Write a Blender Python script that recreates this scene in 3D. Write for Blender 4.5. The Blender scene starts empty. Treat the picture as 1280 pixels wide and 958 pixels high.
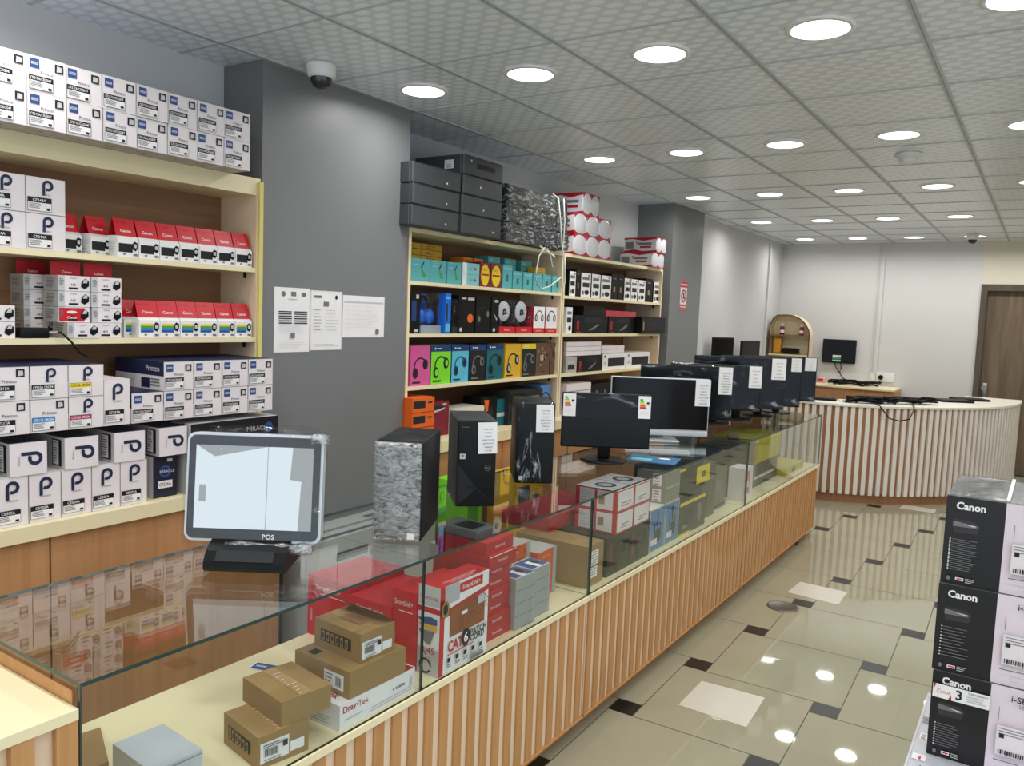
import bpy, bmesh, math, random
from mathutils import Vector, Matrix, noise
random.seed(7)
SC = bpy.context.scene
COL = SC.collection
PI = math.pi
R = math.radians

# ------------------------------------------------------------------ camera basis (metres; floor z=0, x right, y into the shop)
FPX, YAW, PITCH, ROLL, HC = 1002.09, .5851, -.0875, .0386, 1.65
_cy, _sy, _cp, _sp, _cr, _sr = math.cos(YAW), math.sin(YAW), math.cos(PITCH), math.sin(PITCH), math.cos(ROLL), math.sin(ROLL)
FWD = Vector((-_sy*_cp, _cy*_cp, _sp))
_r = Vector((_cy, _sy, 0)); _u = _r.cross(FWD)
RGT = _cr*_r + _sr*_u
UPV = -_sr*_r + _cr*_u
EYE = Vector((0, 0, HC))
def ray(px, py):
    return FWD + RGT*((px-640)/FPX) + UPV*(-(py-479)/FPX)
def on(px, py, ax, v):
    d = ray(px, py); t = (v-EYE[ax])/d[ax]
    return EYE + d*t
def onX(px, py, v): return on(px, py, 0, v)
def onY(px, py, v): return on(px, py, 1, v)
def onZ(px, py, v): return on(px, py, 2, v)

# ------------------------------------------------------------------ materials
_M = {}
def nodes(name):
    m = bpy.data.materials.new(name); m.use_nodes = True
    nt = m.node_tree; nt.nodes.clear()
    out = nt.nodes.new('ShaderNodeOutputMaterial')
    return m, nt, out
def N(nt, t, **kw):
    n = nt.nodes.new(t)
    for k, v in kw.items():
        if k in n.inputs: n.inputs[k].default_value = v
        else: setattr(n, k, v)
    return n
def pbsdf(nt, color=(.8, .8, .8), rough=.5, metal=0, spec=.5):
    b = nt.nodes.new('ShaderNodeBsdfPrincipled')
    b.inputs['Base Color'].default_value = (*color[:3], 1)
    b.inputs['Roughness'].default_value = rough
    b.inputs['Metallic'].default_value = metal
    b.inputs['Specular IOR Level'].default_value = spec
    return b
def s2l(c):
    return tuple((x/12.92 if x <= .04045 else ((x+.055)/1.055)**2.4) for x in c)
def rgb(r, g, b): return s2l((r/255, g/255, b/255))
def mat(name, color, rough=.5, metal=0, spec=.5, var=.06, scale=14, emit=0):
    """paint / card / plastic: flat colour with a faint cloudy variation"""
    if name in _M: return _M[name]
    m, nt, out = nodes(name)
    b = pbsdf(nt, color, rough, metal, spec)
    if var:
        tc = N(nt, 'ShaderNodeTexCoord'); nz = N(nt, 'ShaderNodeTexNoise', Scale=scale, Detail=3.0)
        nt.links.new(tc.outputs['Object'], nz.inputs['Vector'])
        mx = N(nt, 'ShaderNodeMix', data_type='RGBA')
        mx.inputs['A'].default_value = (*[c*(1-var) for c in color], 1)
        mx.inputs['B'].default_value = (*[min(1, c*(1+var)) for c in color], 1)
        nt.links.new(nz.outputs['Fac'], mx.inputs['Factor'])
        nt.links.new(mx.outputs['Result'], b.inputs['Base Color'])
    if emit:
        b.inputs['Emission Color'].default_value = (*color, 1); b.inputs['Emission Strength'].default_value = emit
    nt.links.new(b.outputs[0], out.inputs[0])
    m.diffuse_color = (*color, 1)
    _M[name] = m
    return m
def wood(name, c1, c2, rough=.45, axis=2, fine=30):
    if name in _M: return _M[name]
    m, nt, out = nodes(name)
    b = pbsdf(nt, c1, rough, 0, .4)
    tc = N(nt, 'ShaderNodeTexCoord'); mp = N(nt, 'ShaderNodeMapping')
    sc = [fine, fine, fine]; sc[axis] = 1.2
    mp.inputs['Scale'].default_value = sc
    nz = N(nt, 'ShaderNodeTexNoise', Scale=1.0, Detail=5.0, Roughness=.6, Distortion=.6)
    cr = N(nt, 'ShaderNodeValToRGB')
    cr.color_ramp.elements[0].position = .3; cr.color_ramp.elements[1].position = .72
    cr.color_ramp.elements[0].color = (*c1, 1); cr.color_ramp.elements[1].color = (*c2, 1)
    L = nt.links.new
    L(tc.outputs['Object'], mp.inputs['Vector']); L(mp.outputs[0], nz.inputs['Vector'])
    L(nz.outputs['Fac'], cr.inputs[0]); L(cr.outputs[0], b.inputs['Base Color']); L(b.outputs[0], out.inputs[0])
    _M[name] = m
    return m
def glass_mat(name, tint=(.955, .972, .965), gain=1.0):
    """clear sheet: transparent with an angle-dependent mirror (Schlick), works from both sides"""
    if name in _M: return _M[name]
    m, nt, out = nodes(name); L = nt.links.new
    tr = N(nt, 'ShaderNodeBsdfTransparent'); tr.inputs[0].default_value = (*tint, 1)
    gl = N(nt, 'ShaderNodeBsdfGlossy'); gl.inputs['Roughness'].default_value = .0; gl.inputs[0].default_value = (.95, 1, .98, 1)
    lw = N(nt, 'ShaderNodeLayerWeight'); lw.inputs['Blend'].default_value = .5
    p = N(nt, 'ShaderNodeMath', operation='POWER'); p.inputs[1].default_value = 5
    ma = N(nt, 'ShaderNodeMath', operation='MULTIPLY_ADD'); ma.inputs[1].default_value = .96*gain; ma.inputs[2].default_value = .04*gain
    mx = N(nt, 'ShaderNodeMixShader')
    L(lw.outputs['Facing'], p.inputs[0]); L(p.outputs[0], ma.inputs[0]); L(ma.outputs[0], mx.inputs[0])
    L(tr.outputs[0], mx.inputs[1]); L(gl.outputs[0], mx.inputs[2]); L(mx.outputs[0], out.inputs[0])
    _M[name] = m
    return m
def film_mat(name, lo=.45, hi=.62, scale=(40, 40, 40), strength=.6, tint=(.95, .96, .97), rough=.12, base=.04, dist=.02):
    """crumpled cling film: clear where smooth, bright streaks where creased"""
    if name in _M: return _M[name]
    m, nt, out = nodes(name); L = nt.links.new
    tc = N(nt, 'ShaderNodeTexCoord'); mp = N(nt, 'ShaderNodeMapping'); mp.inputs['Scale'].default_value = scale
    nz = N(nt, 'ShaderNodeTexNoise', Scale=1.0, Detail=6.0, Roughness=.65, Distortion=1.2)
    cr = N(nt, 'ShaderNodeValToRGB')
    cr.color_ramp.elements[0].position = lo; cr.color_ramp.elements[1].position = hi
    cr.color_ramp.elements[0].color = (base, base, base, 1); cr.color_ramp.elements[1].color = (strength, strength, strength, 1)
    bp = N(nt, 'ShaderNodeBump'); bp.inputs['Strength'].default_value = .8; bp.inputs['Distance'].default_value = dist
    tr = N(nt, 'ShaderNodeBsdfTransparent'); tr.inputs[0].default_value = (*tint, 1)
    gl = N(nt, 'ShaderNodeBsdfGlossy'); gl.inputs['Roughness'].default_value = rough
    mx = N(nt, 'ShaderNodeMixShader')
    L(tc.outputs['Object'], mp.inputs[0]); L(mp.outputs[0], nz.inputs['Vector']); L(nz.outputs['Fac'], cr.inputs[0])
    L(nz.outputs['Fac'], bp.inputs['Height']); L(bp.outputs[0], gl.inputs['Normal'])
    L(cr.outputs[0], mx.inputs[0]); L(tr.outputs[0], mx.inputs[1]); L(gl.outputs[0], mx.inputs[2]); L(mx.outputs[0], out.inputs[0])
    _M[name] = m
    return m
def emis(name, color, strength):
    if name in _M: return _M[name]
    m, nt, out = nodes(name)
    e = N(nt, 'ShaderNodeEmission'); e.inputs[0].default_value = (*color, 1); e.inputs[1].default_value = strength
    nt.links.new(e.outputs[0], out.inputs[0]); m.cycles.emission_sampling = 'NONE'
    _M[name] = m
    return m

WHITE = mat('white_card', rgb(238, 236, 236), .5)
PINKW = mat('pinkish_card', rgb(232, 224, 226), .5)
GREYC = mat('grey_card', rgb(178, 176, 172), .5)
LGREY = mat('light_grey_print', rgb(198, 198, 198), .5, var=0)
MGREY = mat('mid_grey_print', rgb(120, 120, 122), .5, var=0)
BLACK = mat('black_print', rgb(24, 24, 27), .45, var=0)
SOFTB = mat('black_plastic', rgb(22, 23, 24), .38, spec=.22, var=.05)
DARKC = mat('charcoal_card', rgb(44, 45, 47), .6, spec=.3, var=.2, scale=30)
NAVY = mat('navy_card', rgb(36, 44, 78), .45)
BLUE = mat('blue_print', rgb(52, 82, 142), .45, var=0)
RED = mat('red_card', rgb(200, 24, 40), .4)
DRED = mat('crimson_card', rgb(176, 22, 38), .4)
YEL = mat('yellow_print', rgb(236, 208, 30), .5, var=0)
CYAN = mat('cyan_print', rgb(40, 140, 200), .5, var=0)
MAG = mat('magenta_print', rgb(176, 40, 96), .5, var=0)
GREEN = mat('green_print', rgb(80, 160, 80), .5, var=0)
ORANGE = mat('orange_card', rgb(232, 108, 34), .5)
CREAM = mat('cream_laminate', rgb(236, 224, 186), .45, var=.03)
PANELP = mat('pale_peach_laminate', rgb(232, 208, 180), .5, var=.03)
KRAFT = mat('brown_cardboard', rgb(158, 126, 80), .7, var=.08, scale=9)
TAPE = mat('clear_brown_tape', rgb(176, 142, 92), .25, var=.03)
STEEL = mat('brushed_steel', rgb(170, 172, 175), .3, .9)
BRASSY = mat('yellow_edge_strip', rgb(222, 206, 130), .4)
SILVER = mat('silver_plastic', rgb(196, 198, 202), .35, .3)
OAK = wood('oak_veneer', rgb(182, 134, 90), rgb(198, 152, 108))
BROWNW = wood('brown_back_board', rgb(134, 98, 68), rgb(152, 114, 82), axis=1)
SLATW = wood('orange_oak_slat', rgb(184, 134, 84), rgb(200, 154, 104))
DOORW = wood('grey_walnut_door', rgb(98, 84, 68), rgb(130, 112, 92), fine=18)
DOORF = wood('grey_walnut_frame', rgb(84, 74, 64), rgb(104, 92, 80), fine=18)
GLASS = glass_mat('counter_glass')
GEDGE = mat('green_glass_edge', rgb(34, 62, 58), .1, 0, .8, var=.2)
FILM = film_mat('cling_film', .57, .7, (3, 4, 11), .34, base=.006, dist=.004)
FILMV = film_mat('streaked_cling_film', .57, .68, (22, 22, 5), .55, base=.01, dist=.006)
FILMS = film_mat('silvery_cling_film', .34, .74, (38, 38, 84), .7, rough=.3, base=.06, dist=.004)

# ------------------------------------------------------------------ mesh builder
_T = {}
def text_geo(s, bold=0.0):
    k = (s, bold)
    if k not in _T:
        cu = bpy.data.curves.new('lettering', 'FONT'); cu.body = s; cu.size = 1; cu.resolution_u = 2; cu.offset = bold
        cu.align_x = 'CENTER'; cu.align_y = 'CENTER'
        o = bpy.data.objects.new('lettering', cu); COL.objects.link(o)
        dg = bpy.context.evaluated_depsgraph_get(); dg.update()
        ev = o.evaluated_get(dg); me = ev.to_mesh()
        vs = [(v.co.x, v.co.y) for v in me.vertices]; fs = [tuple(p.vertices) for p in me.polygons]
        ev.to_mesh_clear(); bpy.data.objects.remove(o); bpy.data.curves.remove(cu)
        xs = [v[0] for v in vs] or [0]; ys = [v[1] for v in vs] or [0]
        cx, cy = (min(xs)+max(xs))/2, (min(ys)+max(ys))/2
        _T[k] = ([(x-cx, y-cy) for x, y in vs], fs, max(xs)-min(xs), max(ys)-min(ys))
    return _T[k]
class Face:
    """a flat side of a solid: u to the right, v up, printed layers lie a hair proud of it"""
    def __init__(s, mb, o, u, v, w, h):
        s.mb, s.o, s.u, s.v, s.w, s.h = mb, Vector(o), Vector(u), Vector(v), w, h
        s.n = s.u.cross(s.v); s.e = .0005
    def pt(s, a, b): return s.o + s.u*a + s.v*b + s.n*s.e
    def poly(s, pts, m):
        s.mb.add([s.pt(a, b) for a, b in pts], [tuple(range(len(pts)))], m); s.e += .00025
    def rect(s, a0, b0, a1, b1, m): s.poly([(a0, b0), (a1, b0), (a1, b1), (a0, b1)], m)
    def rel(s, a0, b0, a1, b1, m): s.rect(a0*s.w, b0*s.h, a1*s.w, b1*s.h, m)
    def frame(s, a0, b0, a1, b1, t, m):
        s.rect(a0, b0, a1, b0+t, m); s.rect(a0, b1-t, a1, b1, m); s.rect(a0, b0, a0+t, b1, m); s.rect(a1-t, b0, a1, b1, m)
    def ell(s, ca, cb, ra, rb, m, n=20): s.poly([(ca+ra*math.cos(2*PI*i/n), cb+rb*math.sin(2*PI*i/n)) for i in range(n)], m)
    def arc(s, ca, cb, r0, r1, a0, a1, m, n=16):
        vs, fs = [], []
        for i in range(n+1):
            t = R(a0+(a1-a0)*i/n); vs += [s.pt(ca+r0*math.cos(t), cb+r0*math.sin(t)), s.pt(ca+r1*math.cos(t), cb+r1*math.sin(t))]
        for i in range(n): fs.append((2*i, 2*i+1, 2*i+3, 2*i+2))
        s.mb.add(vs, fs, m); s.e += .00025
    def text(s, t, ca, cb, h, m, maxw=None, bold=.0, rot=0):
        """h = cap height; shrunk sideways to fit maxw"""
        vs, fs, tw, th = text_geo(t, bold)
        if not vs: return
        k = h/.7; kx = k
        if maxw and tw*k > maxw: kx = maxw/tw
        c, d = math.cos(R(rot)), math.sin(R(rot))
        s.mb.add([s.pt(ca+(x*kx*c-y*k*d), cb+(x*kx*d+y*k*c)) for x, y in vs], fs, m); s.e += .00025
    def lines(s, a0, b1, a1, n, pitch, t, m, rag=.3):
        for i in range(n): s.rect(a0, b1-i*pitch-t, a0+(a1-a0)*(1-rag*random.random()), b1-i*pitch, m)
    def bars(s, a0, b0, a1, b1, n, m):
        w = (a1-a0)/n
        for i in range(n):
            k = random.uniform(.25, .75); s.rect(a0+i*w, b0, a0+i*w+w*k, b1, m)
class MB:
    def __init__(s): s.v, s.f, s.mi, s.m, s.sm = [], [], [], [], []
    def slot(s, m):
        if m not in s.m: s.m.append(m)
        return s.m.index(m)
    def add(s, vs, fs, m, smooth=False):
        b = len(s.v); i = s.slot(m)
        s.v += [tuple(v) for v in vs]
        for f in fs: s.f.append(tuple(b+k for k in f)); s.mi.append(i); s.sm.append(smooth)
    def box(s, x0, x1, y0, y1, z0, z1, m, top=None, bottom=None, front=None, near=None, far=None, back=None):
        vs = [(x0, y0, z0), (x1, y0, z0), (x1, y1, z0), (x0, y1, z0), (x0, y0, z1), (x1, y0, z1), (x1, y1, z1), (x0, y1, z1)]
        for f, mm in (((3, 2, 1, 0), bottom), ((4, 5, 6, 7), top), ((0, 1, 5, 4), near), ((1, 2, 6, 5), front), ((2, 3, 7, 6), far), ((3, 0, 4, 7), back)):
            s.add([vs[i] for i in f], [(0, 1, 2, 3)], mm or m)
    def bbox(s, x0, x1, y0, y1, z0, z1, m, r=.004, seg=2, sm=True):
        """box with rounded edges"""
        bm = bmesh.new(); bmesh.ops.create_cube(bm, size=1)
        for v in bm.verts: v.co = Vector(((x0+x1)/2+v.co.x*(x1-x0), (y0+y1)/2+v.co.y*(y1-y0), (z0+z1)/2+v.co.z*(z1-z0)))
        bmesh.ops.bevel(bm, geom=bm.edges[:], offset=r, segments=seg, profile=.5, affect='EDGES')
        bm.verts.index_update(); s.add([v.co[:] for v in bm.verts], [tuple(v.index for v in f.verts) for f in bm.faces], m, sm); bm.free()
    def cyl(s, c, r, h, m, n=24, r2=None, axis=2, cap=True):
        r2 = r if r2 is None else r2; c = Vector(c); vs = []
        ax = {0: ((0, 1, 0), (0, 0, 1), (1, 0, 0)), 1: ((0, 0, 1), (1, 0, 0), (0, 1, 0)), 2: ((1, 0, 0), (0, 1, 0), (0, 0, 1))}[axis]
        a, b, d = map(Vector, ax)
        for i in range(n):
            t = 2*PI*i/n; w = a*math.cos(t)+b*math.sin(t); vs += [c+w*r, c+w*r2+d*h]
        s.add(vs, [(2*i, 2*((i+1) % n), 2*((i+1) % n)+1, 2*i+1) for i in range(n)], m, True)
        if cap:
            s.add(vs[0::2][::-1], [tuple(range(n))], m); s.add(vs[1::2], [tuple(range(n))], m)
    def lathe(s, c, prof, m, n=24):
        c = Vector(c); vs, fs = [], []
        for r, z in prof:
            for i in range(n): t = 2*PI*i/n; vs.append(c+Vector((r*math.cos(t), r*math.sin(t), z)))
        for k in range(len(prof)-1):
            for i in range(n): fs.append((k*n+i, k*n+(i+1) % n, (k+1)*n+(i+1) % n, (k+1)*n+i))
        s.add(vs, fs, m, True)
    def prism(s, pts, a0, a1, m, axis=1):
        """extrude a 2-D outline (x,z | y,z | x,y) along axis 1 | 0 | 2"""
        def P(p, a): return {1: (p[0], a, p[1]), 0: (a, p[0], p[1]), 2: (p[0], p[1], a)}[axis]
        n = len(pts); vs = [P(p, a0) for p in pts]+[P(p, a1) for p in pts]
        s.add(vs, [tuple(range(n))[::-1], tuple(range(n, 2*n))]+[(i, (i+1) % n, n+(i+1) % n, n+i) for i in range(n)], m)
    def tube(s, pts, r, m, n=8):
        pts = [Vector(p) for p in pts]; vs, fs = [], []
        up = Vector((0, 0, 1))
        for i, p in enumerate(pts):
            d = (pts[min(i+1, len(pts)-1)]-pts[max(i-1, 0)]).normalized()
            a = d.cross(up)
            if a.length < 1e-3: a = d.cross(Vector((1, 0, 0)))
            a.normalize(); b = d.cross(a)
            for k in range(n): t = 2*PI*k/n; vs.append(p+a*math.cos(t)*r+b*math.sin(t)*r)
        for i in range(len(pts)-1):
            for k in range(n): fs.append((i*n+k, i*n+(k+1) % n, (i+1)*n+(k+1) % n, (i+1)*n+k))
        s.add(vs, fs, m, True)
    def crumple(s, x0, x1, y0, y1, z0, z1, m, amp=.006, freq=14, cuts=12, r=.01, seed=0):
        """a box of film: subdivided, rounded and wrinkled"""
        bm = bmesh.new(); bmesh.ops.create_cube(bm, size=1)
        bmesh.ops.subdivide_edges(bm, edges=bm.edges[:], cuts=cuts, use_grid_fill=True)
        bm.normal_update()
        for v in bm.verts:
            p = Vector(((x0+x1)/2+v.co.x*(x1-x0), (y0+y1)/2+v.co.y*(y1-y0), (z0+z1)/2+v.co.z*(z1-z0)))
            k = noise.noise(p*freq+Vector((seed*7.1, 0, 0)))
            v.co = p+v.normal*(amp*(k*.9+.55))
        bm.verts.index_update(); s.add([v.co[:] for v in bm.verts], [tuple(v.index for v in f.verts) for f in bm.faces], m, True); bm.free()
    def face(s, side, d, w, h, z0=0):
        """side of a carton d deep (x), w wide (y), h high, centred on its base"""
        return {'front': lambda: Face(s, (d/2, -w/2, z0), (0, 1, 0), (0, 0, 1), w, h),
                'back': lambda: Face(s, (-d/2, w/2, z0), (0, -1, 0), (0, 0, 1), w, h),
                'near': lambda: Face(s, (-d/2, -w/2, z0), (1, 0, 0), (0, 0, 1), d, h),
                'far': lambda: Face(s, (d/2, w/2, z0), (-1, 0, 0), (0, 0, 1), d, h),
                'top': lambda: Face(s, (d/2, -w/2, z0+h), (0, 1, 0), (-1, 0, 0), w, d),
                'bottom': lambda: Face(s, (-d/2, -w/2, z0), (0, 1, 0), (1, 0, 0), w, d)}[side]()
    def mesh(s, name):
        me = bpy.data.meshes.new(name)
        me.from_pydata(s.v, [], s.f)
        for m in s.m: me.materials.append(m)
        me.polygons.foreach_set('material_index', s.mi); me.polygons.foreach_set('use_smooth', s.sm)
        me.update(); return me
    def build(s, name, parent=None, loc=(0, 0, 0), rz=0, label=None, cat=None, group=None, kind=None):
        return link(name, s.mesh(name), parent, loc, rz, label, cat, group, kind)
def tag(o, label=None, cat=None, group=None, kind=None):
    if label: o['label'] = label
    if cat: o['category'] = cat
    if group: o['group'] = group
    if kind: o['kind'] = kind
    return o
def link(name, me, parent=None, loc=(0, 0, 0), rz=0, label=None, cat=None, group=None, kind=None):
    o = bpy.data.objects.new(name, me); COL.objects.link(o)
    o.parent = parent; o.location = loc; o.rotation_euler = (0, 0, rz)
    return tag(o, label, cat, group, kind)
def thing(name, label, cat, loc=(0, 0, 0), rz=0, group=None):
    o = bpy.data.objects.new(name, None); COL.objects.link(o); o.empty_display_size = .05
    o.location = loc; o.rotation_euler = (0, 0, rz)
    return tag(o, label, cat, group)
def dup(o, parent=None, loc=None, rz=None, label=None, group=None):
    c = o.copy(); COL.objects.link(c); c.parent = parent
    if loc is not None: c.location = loc
    if rz is not None: c.rotation_euler = (0, 0, rz)
    tag(c, label, None, group)
    for ch in list(o.children): dup(ch, c)
    return c
_P = {}
def put(key, fn, name, loc, rz, label, cat, group=None):
    """first call builds the mesh of this kind of carton, later calls copy it"""
    if key not in _P:
        mb = MB(); fn(mb); _P[key] = mb.mesh(name)
    return link(name, _P[key], None, loc, rz, label, cat, group)
ORD = ['first', 'second', 'third', 'fourth', 'fifth', 'sixth', 'seventh', 'eighth', 'ninth', 'tenth', 'eleventh', 'twelfth']

# ------------------------------------------------------------------ the room
CEIL = 2.684
def tile_mat(name, c, c2, rough):
    m, nt, out = nodes(name); L = nt.links.new
    b = pbsdf(nt, c, rough, 0, .5)
    tc = N(nt, 'ShaderNodeTexCoord'); nz = N(nt, 'ShaderNodeTexNoise', Scale=2.2, Detail=6.0, Roughness=.6)
    mx = N(nt, 'ShaderNodeMix', data_type='RGBA'); mx.inputs['A'].default_value = (*c, 1); mx.inputs['B'].default_value = (*c2, 1)
    L(tc.outputs['Object'], nz.inputs['Vector']); L(nz.outputs['Fac'], mx.inputs['Factor']); L(mx.outputs['Result'], b.inputs['Base Color'])
    L(b.outputs[0], out.inputs[0]); return m
FT = tile_mat('polished_beige_floor_tile', rgb(152, 148, 126), rgb(169, 165, 143), .03)
FB = tile_mat('black_floor_inset', rgb(18, 18, 19), rgb(34, 34, 34), .3)
FG = mat('floor_grout', rgb(92, 84, 70), .7)
def floor():
    mb = MB(); S, s, th = .6003, .1109, .0257
    mb.add([(-3.6, -2.2, 0), (3.4, -2.2, 0), (3.4, 11.2, 0), (-3.6, 11.2, 0)], [(0, 1, 2, 3)], FG)
    c, d = math.cos(th), math.sin(th)
    bx, by = -1.4577, 2.4203
    def w(x, y): return (bx+c*x-d*y, by+d*x+c*y, .0012)
    g = .0022
    for i in range(-16, 17):
        for j in range(-20, 22):
            ox, oy = i*s+j*S, i*S-j*s
            q = w(ox, oy)
            if not (-3.9 < q[0] < 3.0 and -2 < q[1] < 11.3): continue
            ox -= s/2; oy -= s/2
            mb.add([w(ox+g, oy+g), w(ox+s-g, oy+g), w(ox+s-g, oy+s-g), w(ox+g, oy+s-g)], [(0, 1, 2, 3)], FB)
            oy2 = oy-S
            mb.add([w(ox+g, oy2+g), w(ox+S-g, oy2+g), w(ox+S-g, oy2+S-g), w(ox+g, oy2+S-g)], [(0, 1, 2, 3)], FT)
    mb.build('floor', kind='structure')
floor()
def ceiling_mat():
    """pressed tile: staggered rows of pale ovals on grey"""
    m, nt, out = nodes('pressed_ceiling_tile'); L = nt.links.new
    def mth(op, a, b=None, c=None):
        n = N(nt, 'ShaderNodeMath', operation=op)
        for i, v in enumerate((a, b, c)):
            if v is None: continue
            if isinstance(v, (int, float)): n.inputs[i].default_value = v
            else: L(v, n.inputs[i])
        return n.outputs[0]
    b = pbsdf(nt, (.5, .5, .5), .3, 0, .6)
    tc = N(nt, 'ShaderNodeTexCoord'); sp = N(nt, 'ShaderNodeSeparateXYZ'); L(tc.outputs['Object'], sp.inputs[0])
    v = mth('MULTIPLY', sp.outputs[1], 20.0); row = mth('FLOOR', v)
    u = mth('ADD', mth('MULTIPLY', sp.outputs[0], 11.66), mth('MULTIPLY', mth('FLOORED_MODULO', row, 2.0), .5))
    du = mth('SUBTRACT', mth('FRACT', u), .5); dv = mth('SUBTRACT', mth('FRACT', v), .5)
    d = mth('ADD', mth('POWER', mth('ABSOLUTE', mth('DIVIDE', du, .38)), 2.4), mth('POWER', mth('ABSOLUTE', mth('DIVIDE', dv, .42)), 2.4))
    cr = N(nt, 'ShaderNodeValToRGB'); e = cr.color_ramp.elements
    e[0].position = .7; e[1].position = 1.0; e[0].color = (*rgb(236, 243, 250), 1); e[1].color = (*rgb(212, 221, 231), 1)
    L(d, cr.inputs[0]); L(cr.outputs[0], b.inputs['Base Color']); L(b.outputs[0], out.inputs[0]); return m
CT = ceiling_mat(); CB = mat('ceiling_grid_bar', rgb(190, 195, 200), .4)
def ceiling():
    mb = MB()
    mb.add([(-3.6, -2.2, CEIL), (-3.6, 11.2, CEIL), (3.4, 11.2, CEIL), (3.4, -2.2, CEIL)], [(0, 1, 2, 3)], CT)
    for k in range(-2, 10):
        x = -2.248+.6005*k; mb.box(x-.012, x+.012, -2.2, 11, CEIL-.005, CEIL+.002, CB)
        mb.box(x-.003, x+.003, -2.2, 11, CEIL-.0056, CEIL-.004, mat('grid_groove', rgb(150, 154, 158), .5, var=0))
    for k in range(-8, 14):
        y = 2.691+.6*k; mb.box(-3.5, 3.3, y-.008, y+.008, CEIL-.004, CEIL+.002, CB)
    mb.build('ceiling', kind='structure')
ceiling()
WALL = mat('pale_grey_wall_paint', rgb(205, 205, 206), .75, var=.03, scale=3)
WALLB = mat('white_back_wall_paint', rgb(214, 213, 211), .75, var=.03, scale=3)
WALLC = mat('cream_wall_paint', rgb(222, 216, 200), .75, var=.03, scale=3)
PILL = mat('grey_pillar_paint', rgb(126, 128, 129), .42, var=.04, scale=3)
def struct(name, b, m):
    mb = MB(); mb.box(*b, m); return mb.build(name, kind='structure')
struct('wall_left', (-3.4, -3.12, -2.2, 2.31, 0, CEIL), WALL)
struct('wall_left_middle', (-3.4, -3.22, 3.27, 6.86, 0, CEIL), WALL)
struct('wall_left_far', (-3.4, -2.98, 7.62, 10.86, 0, CEIL), WALL)
struct('pillar_1', (-3.4, -2.86, 2.312, 3.262, 0, CEIL), PILL)
struct('pillar_2', (-3.4, -2.87, 6.86, 7.62, 0, CEIL), PILL)
struct('wall_back', (-3.4, -.68, 10.86, 11.0, 0, CEIL), WALLB)
struct('wall_back_over_door', (-.68, 2.6, 10.86, 11.0, 2.19, CEIL), WALLC)
struct('wall_back_beside_door', (.33, 2.6, 10.86, 11.0, 0, 2.19), WALLC)
struct('wall_right', (2.6, 2.75, 3.2, 11.0, 0, CEIL), WALL)  # stops short of the front; side opening added to let fill light in
# door and its frame
d = thing('door_1', None, None, (-.18, 10.93, 0)); d['kind'] = 'structure'
mb = MB(); mb.box(-.4345, .4345, -.02, .02, .005, 2.1145, DOORW); leaf = mb.build('door_leaf', d)
mb = MB()
mb.box(-.5, -.435, -.09, .065, 0, 2.19, DOORF); mb.box(.435, .505, -.09, .065, 0, 2.19, DOORF); mb.box(-.4349, .4349, -.09, .065, 2.115, 2.19, DOORF)
mb.build('door_frame', d)
mb = MB()
mb.bbox(-.41, -.36, -.034, -.021, .80, 1.04, STEEL, .004); mb.cyl((-.385, -.08, .985), .012, .05, STEEL, axis=1); mb.cyl((-.385, -.10, .985), .03, .03, STEEL, axis=1)
mb.cyl((-.385, -.06, .865), .02, .03, STEEL, axis=1)
mb.build('door_handle', d)
# cable trunking on the walls
mb = MB(); mb.box(-1.775, -1.735, 10.845, 10.858, 1.06, CEIL-.01, WALLB); mb.box(-1.81, -1.80, 10.85, 10.858, 1.0, CEIL-.01, WALLB)
mb.build('trim_1', kind='structure')
struct('trim_2', (-2.978, -2.955, 10.2, 10.24, 0, CEIL-.01), WALLB)
# ------------------------------------------------------------------ wall shelving and base cabinets
def shelving(name, label, y0, y1, top, shelves, xf=-2.86, xb=-3.11, t=.02, end_lo=.9225, tt=.022):
    r = thing(name, label, 'shelves', ((xf+xb)/2, (y0+y1)/2, end_lo)); cx, cy = (xf+xb)/2, (y0+y1)/2
    def P(nm, a, m):
        mb = MB(); mb.box(a[0]-cx, a[1]-cx, a[2]-cy, a[3]-cy, a[4]-end_lo, a[5]-end_lo, m[0], front=m[1]); return mb.build(nm, r)
    P('back_panel', (xb, xb+.008, y0, y1, end_lo, top), (BROWNW, BROWNW))
    P('side_panel', (xb, xf, y0, y0+t, end_lo, top), (PANELP, CREAM))
    P('side_panel', (xb, xf, y1-t, y1, end_lo, top), (PANELP, CREAM))
    P('top_board', (xb, xf-.001, y0, y1, top, top+tt), (CREAM, CREAM))
    for z in shelves:
        s = P('shelf', (xb+.008, xf-.002, y0+t, y1-t, z-.02, z), (CREAM, CREAM))
        for yy in (y0+t+.004, y1-t-.012):
            mb = MB(); mb.box(xf-.07-cx, xf-.06-cx, yy-cy, yy+.008-cy, z-.045-end_lo, z-.02-end_lo, SOFTB); mb.build('shelf_pin', s)
    return r
def base_cabinet(label, y0, y1, xf, ztop, doors, zb=.86, xb=-3.1, gapdoors=()):
    r = thing('base_cabinet', label, 'cabinet', ((xf+xb)/2, (y0+y1)/2, 0)); cx, cy = (xf+xb)/2, (y0+y1)/2
    mb = MB(); mb.box(xb-cx, xf-cx, y0-cy, y1-cy, zb, ztop, CREAM); mb.build('worktop', r)
    mb = MB(); mb.box(xb-cx, xf-.045-cx, y0-cy, y1-cy, 0.0, zb, OAK); mb.build('carcass', r)
    n = doors; w = (y1-y0)/n
    for i in range(n):
        mb = MB(); mb.box(xf-.044-cx, xf-.025-cx, y0+i*w+.003-cy, y0+(i+1)*w-.003-cy, .08, zb-.006, OAK); mb.build('door', r)
    return r
shelving('wall_shelving_unit', 'cream and brown wall shelving stocked with white toner and red ink cartons', -.6, 2.305, 2.108, [1.199, 1.50, 1.80], tt=.072)
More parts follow.
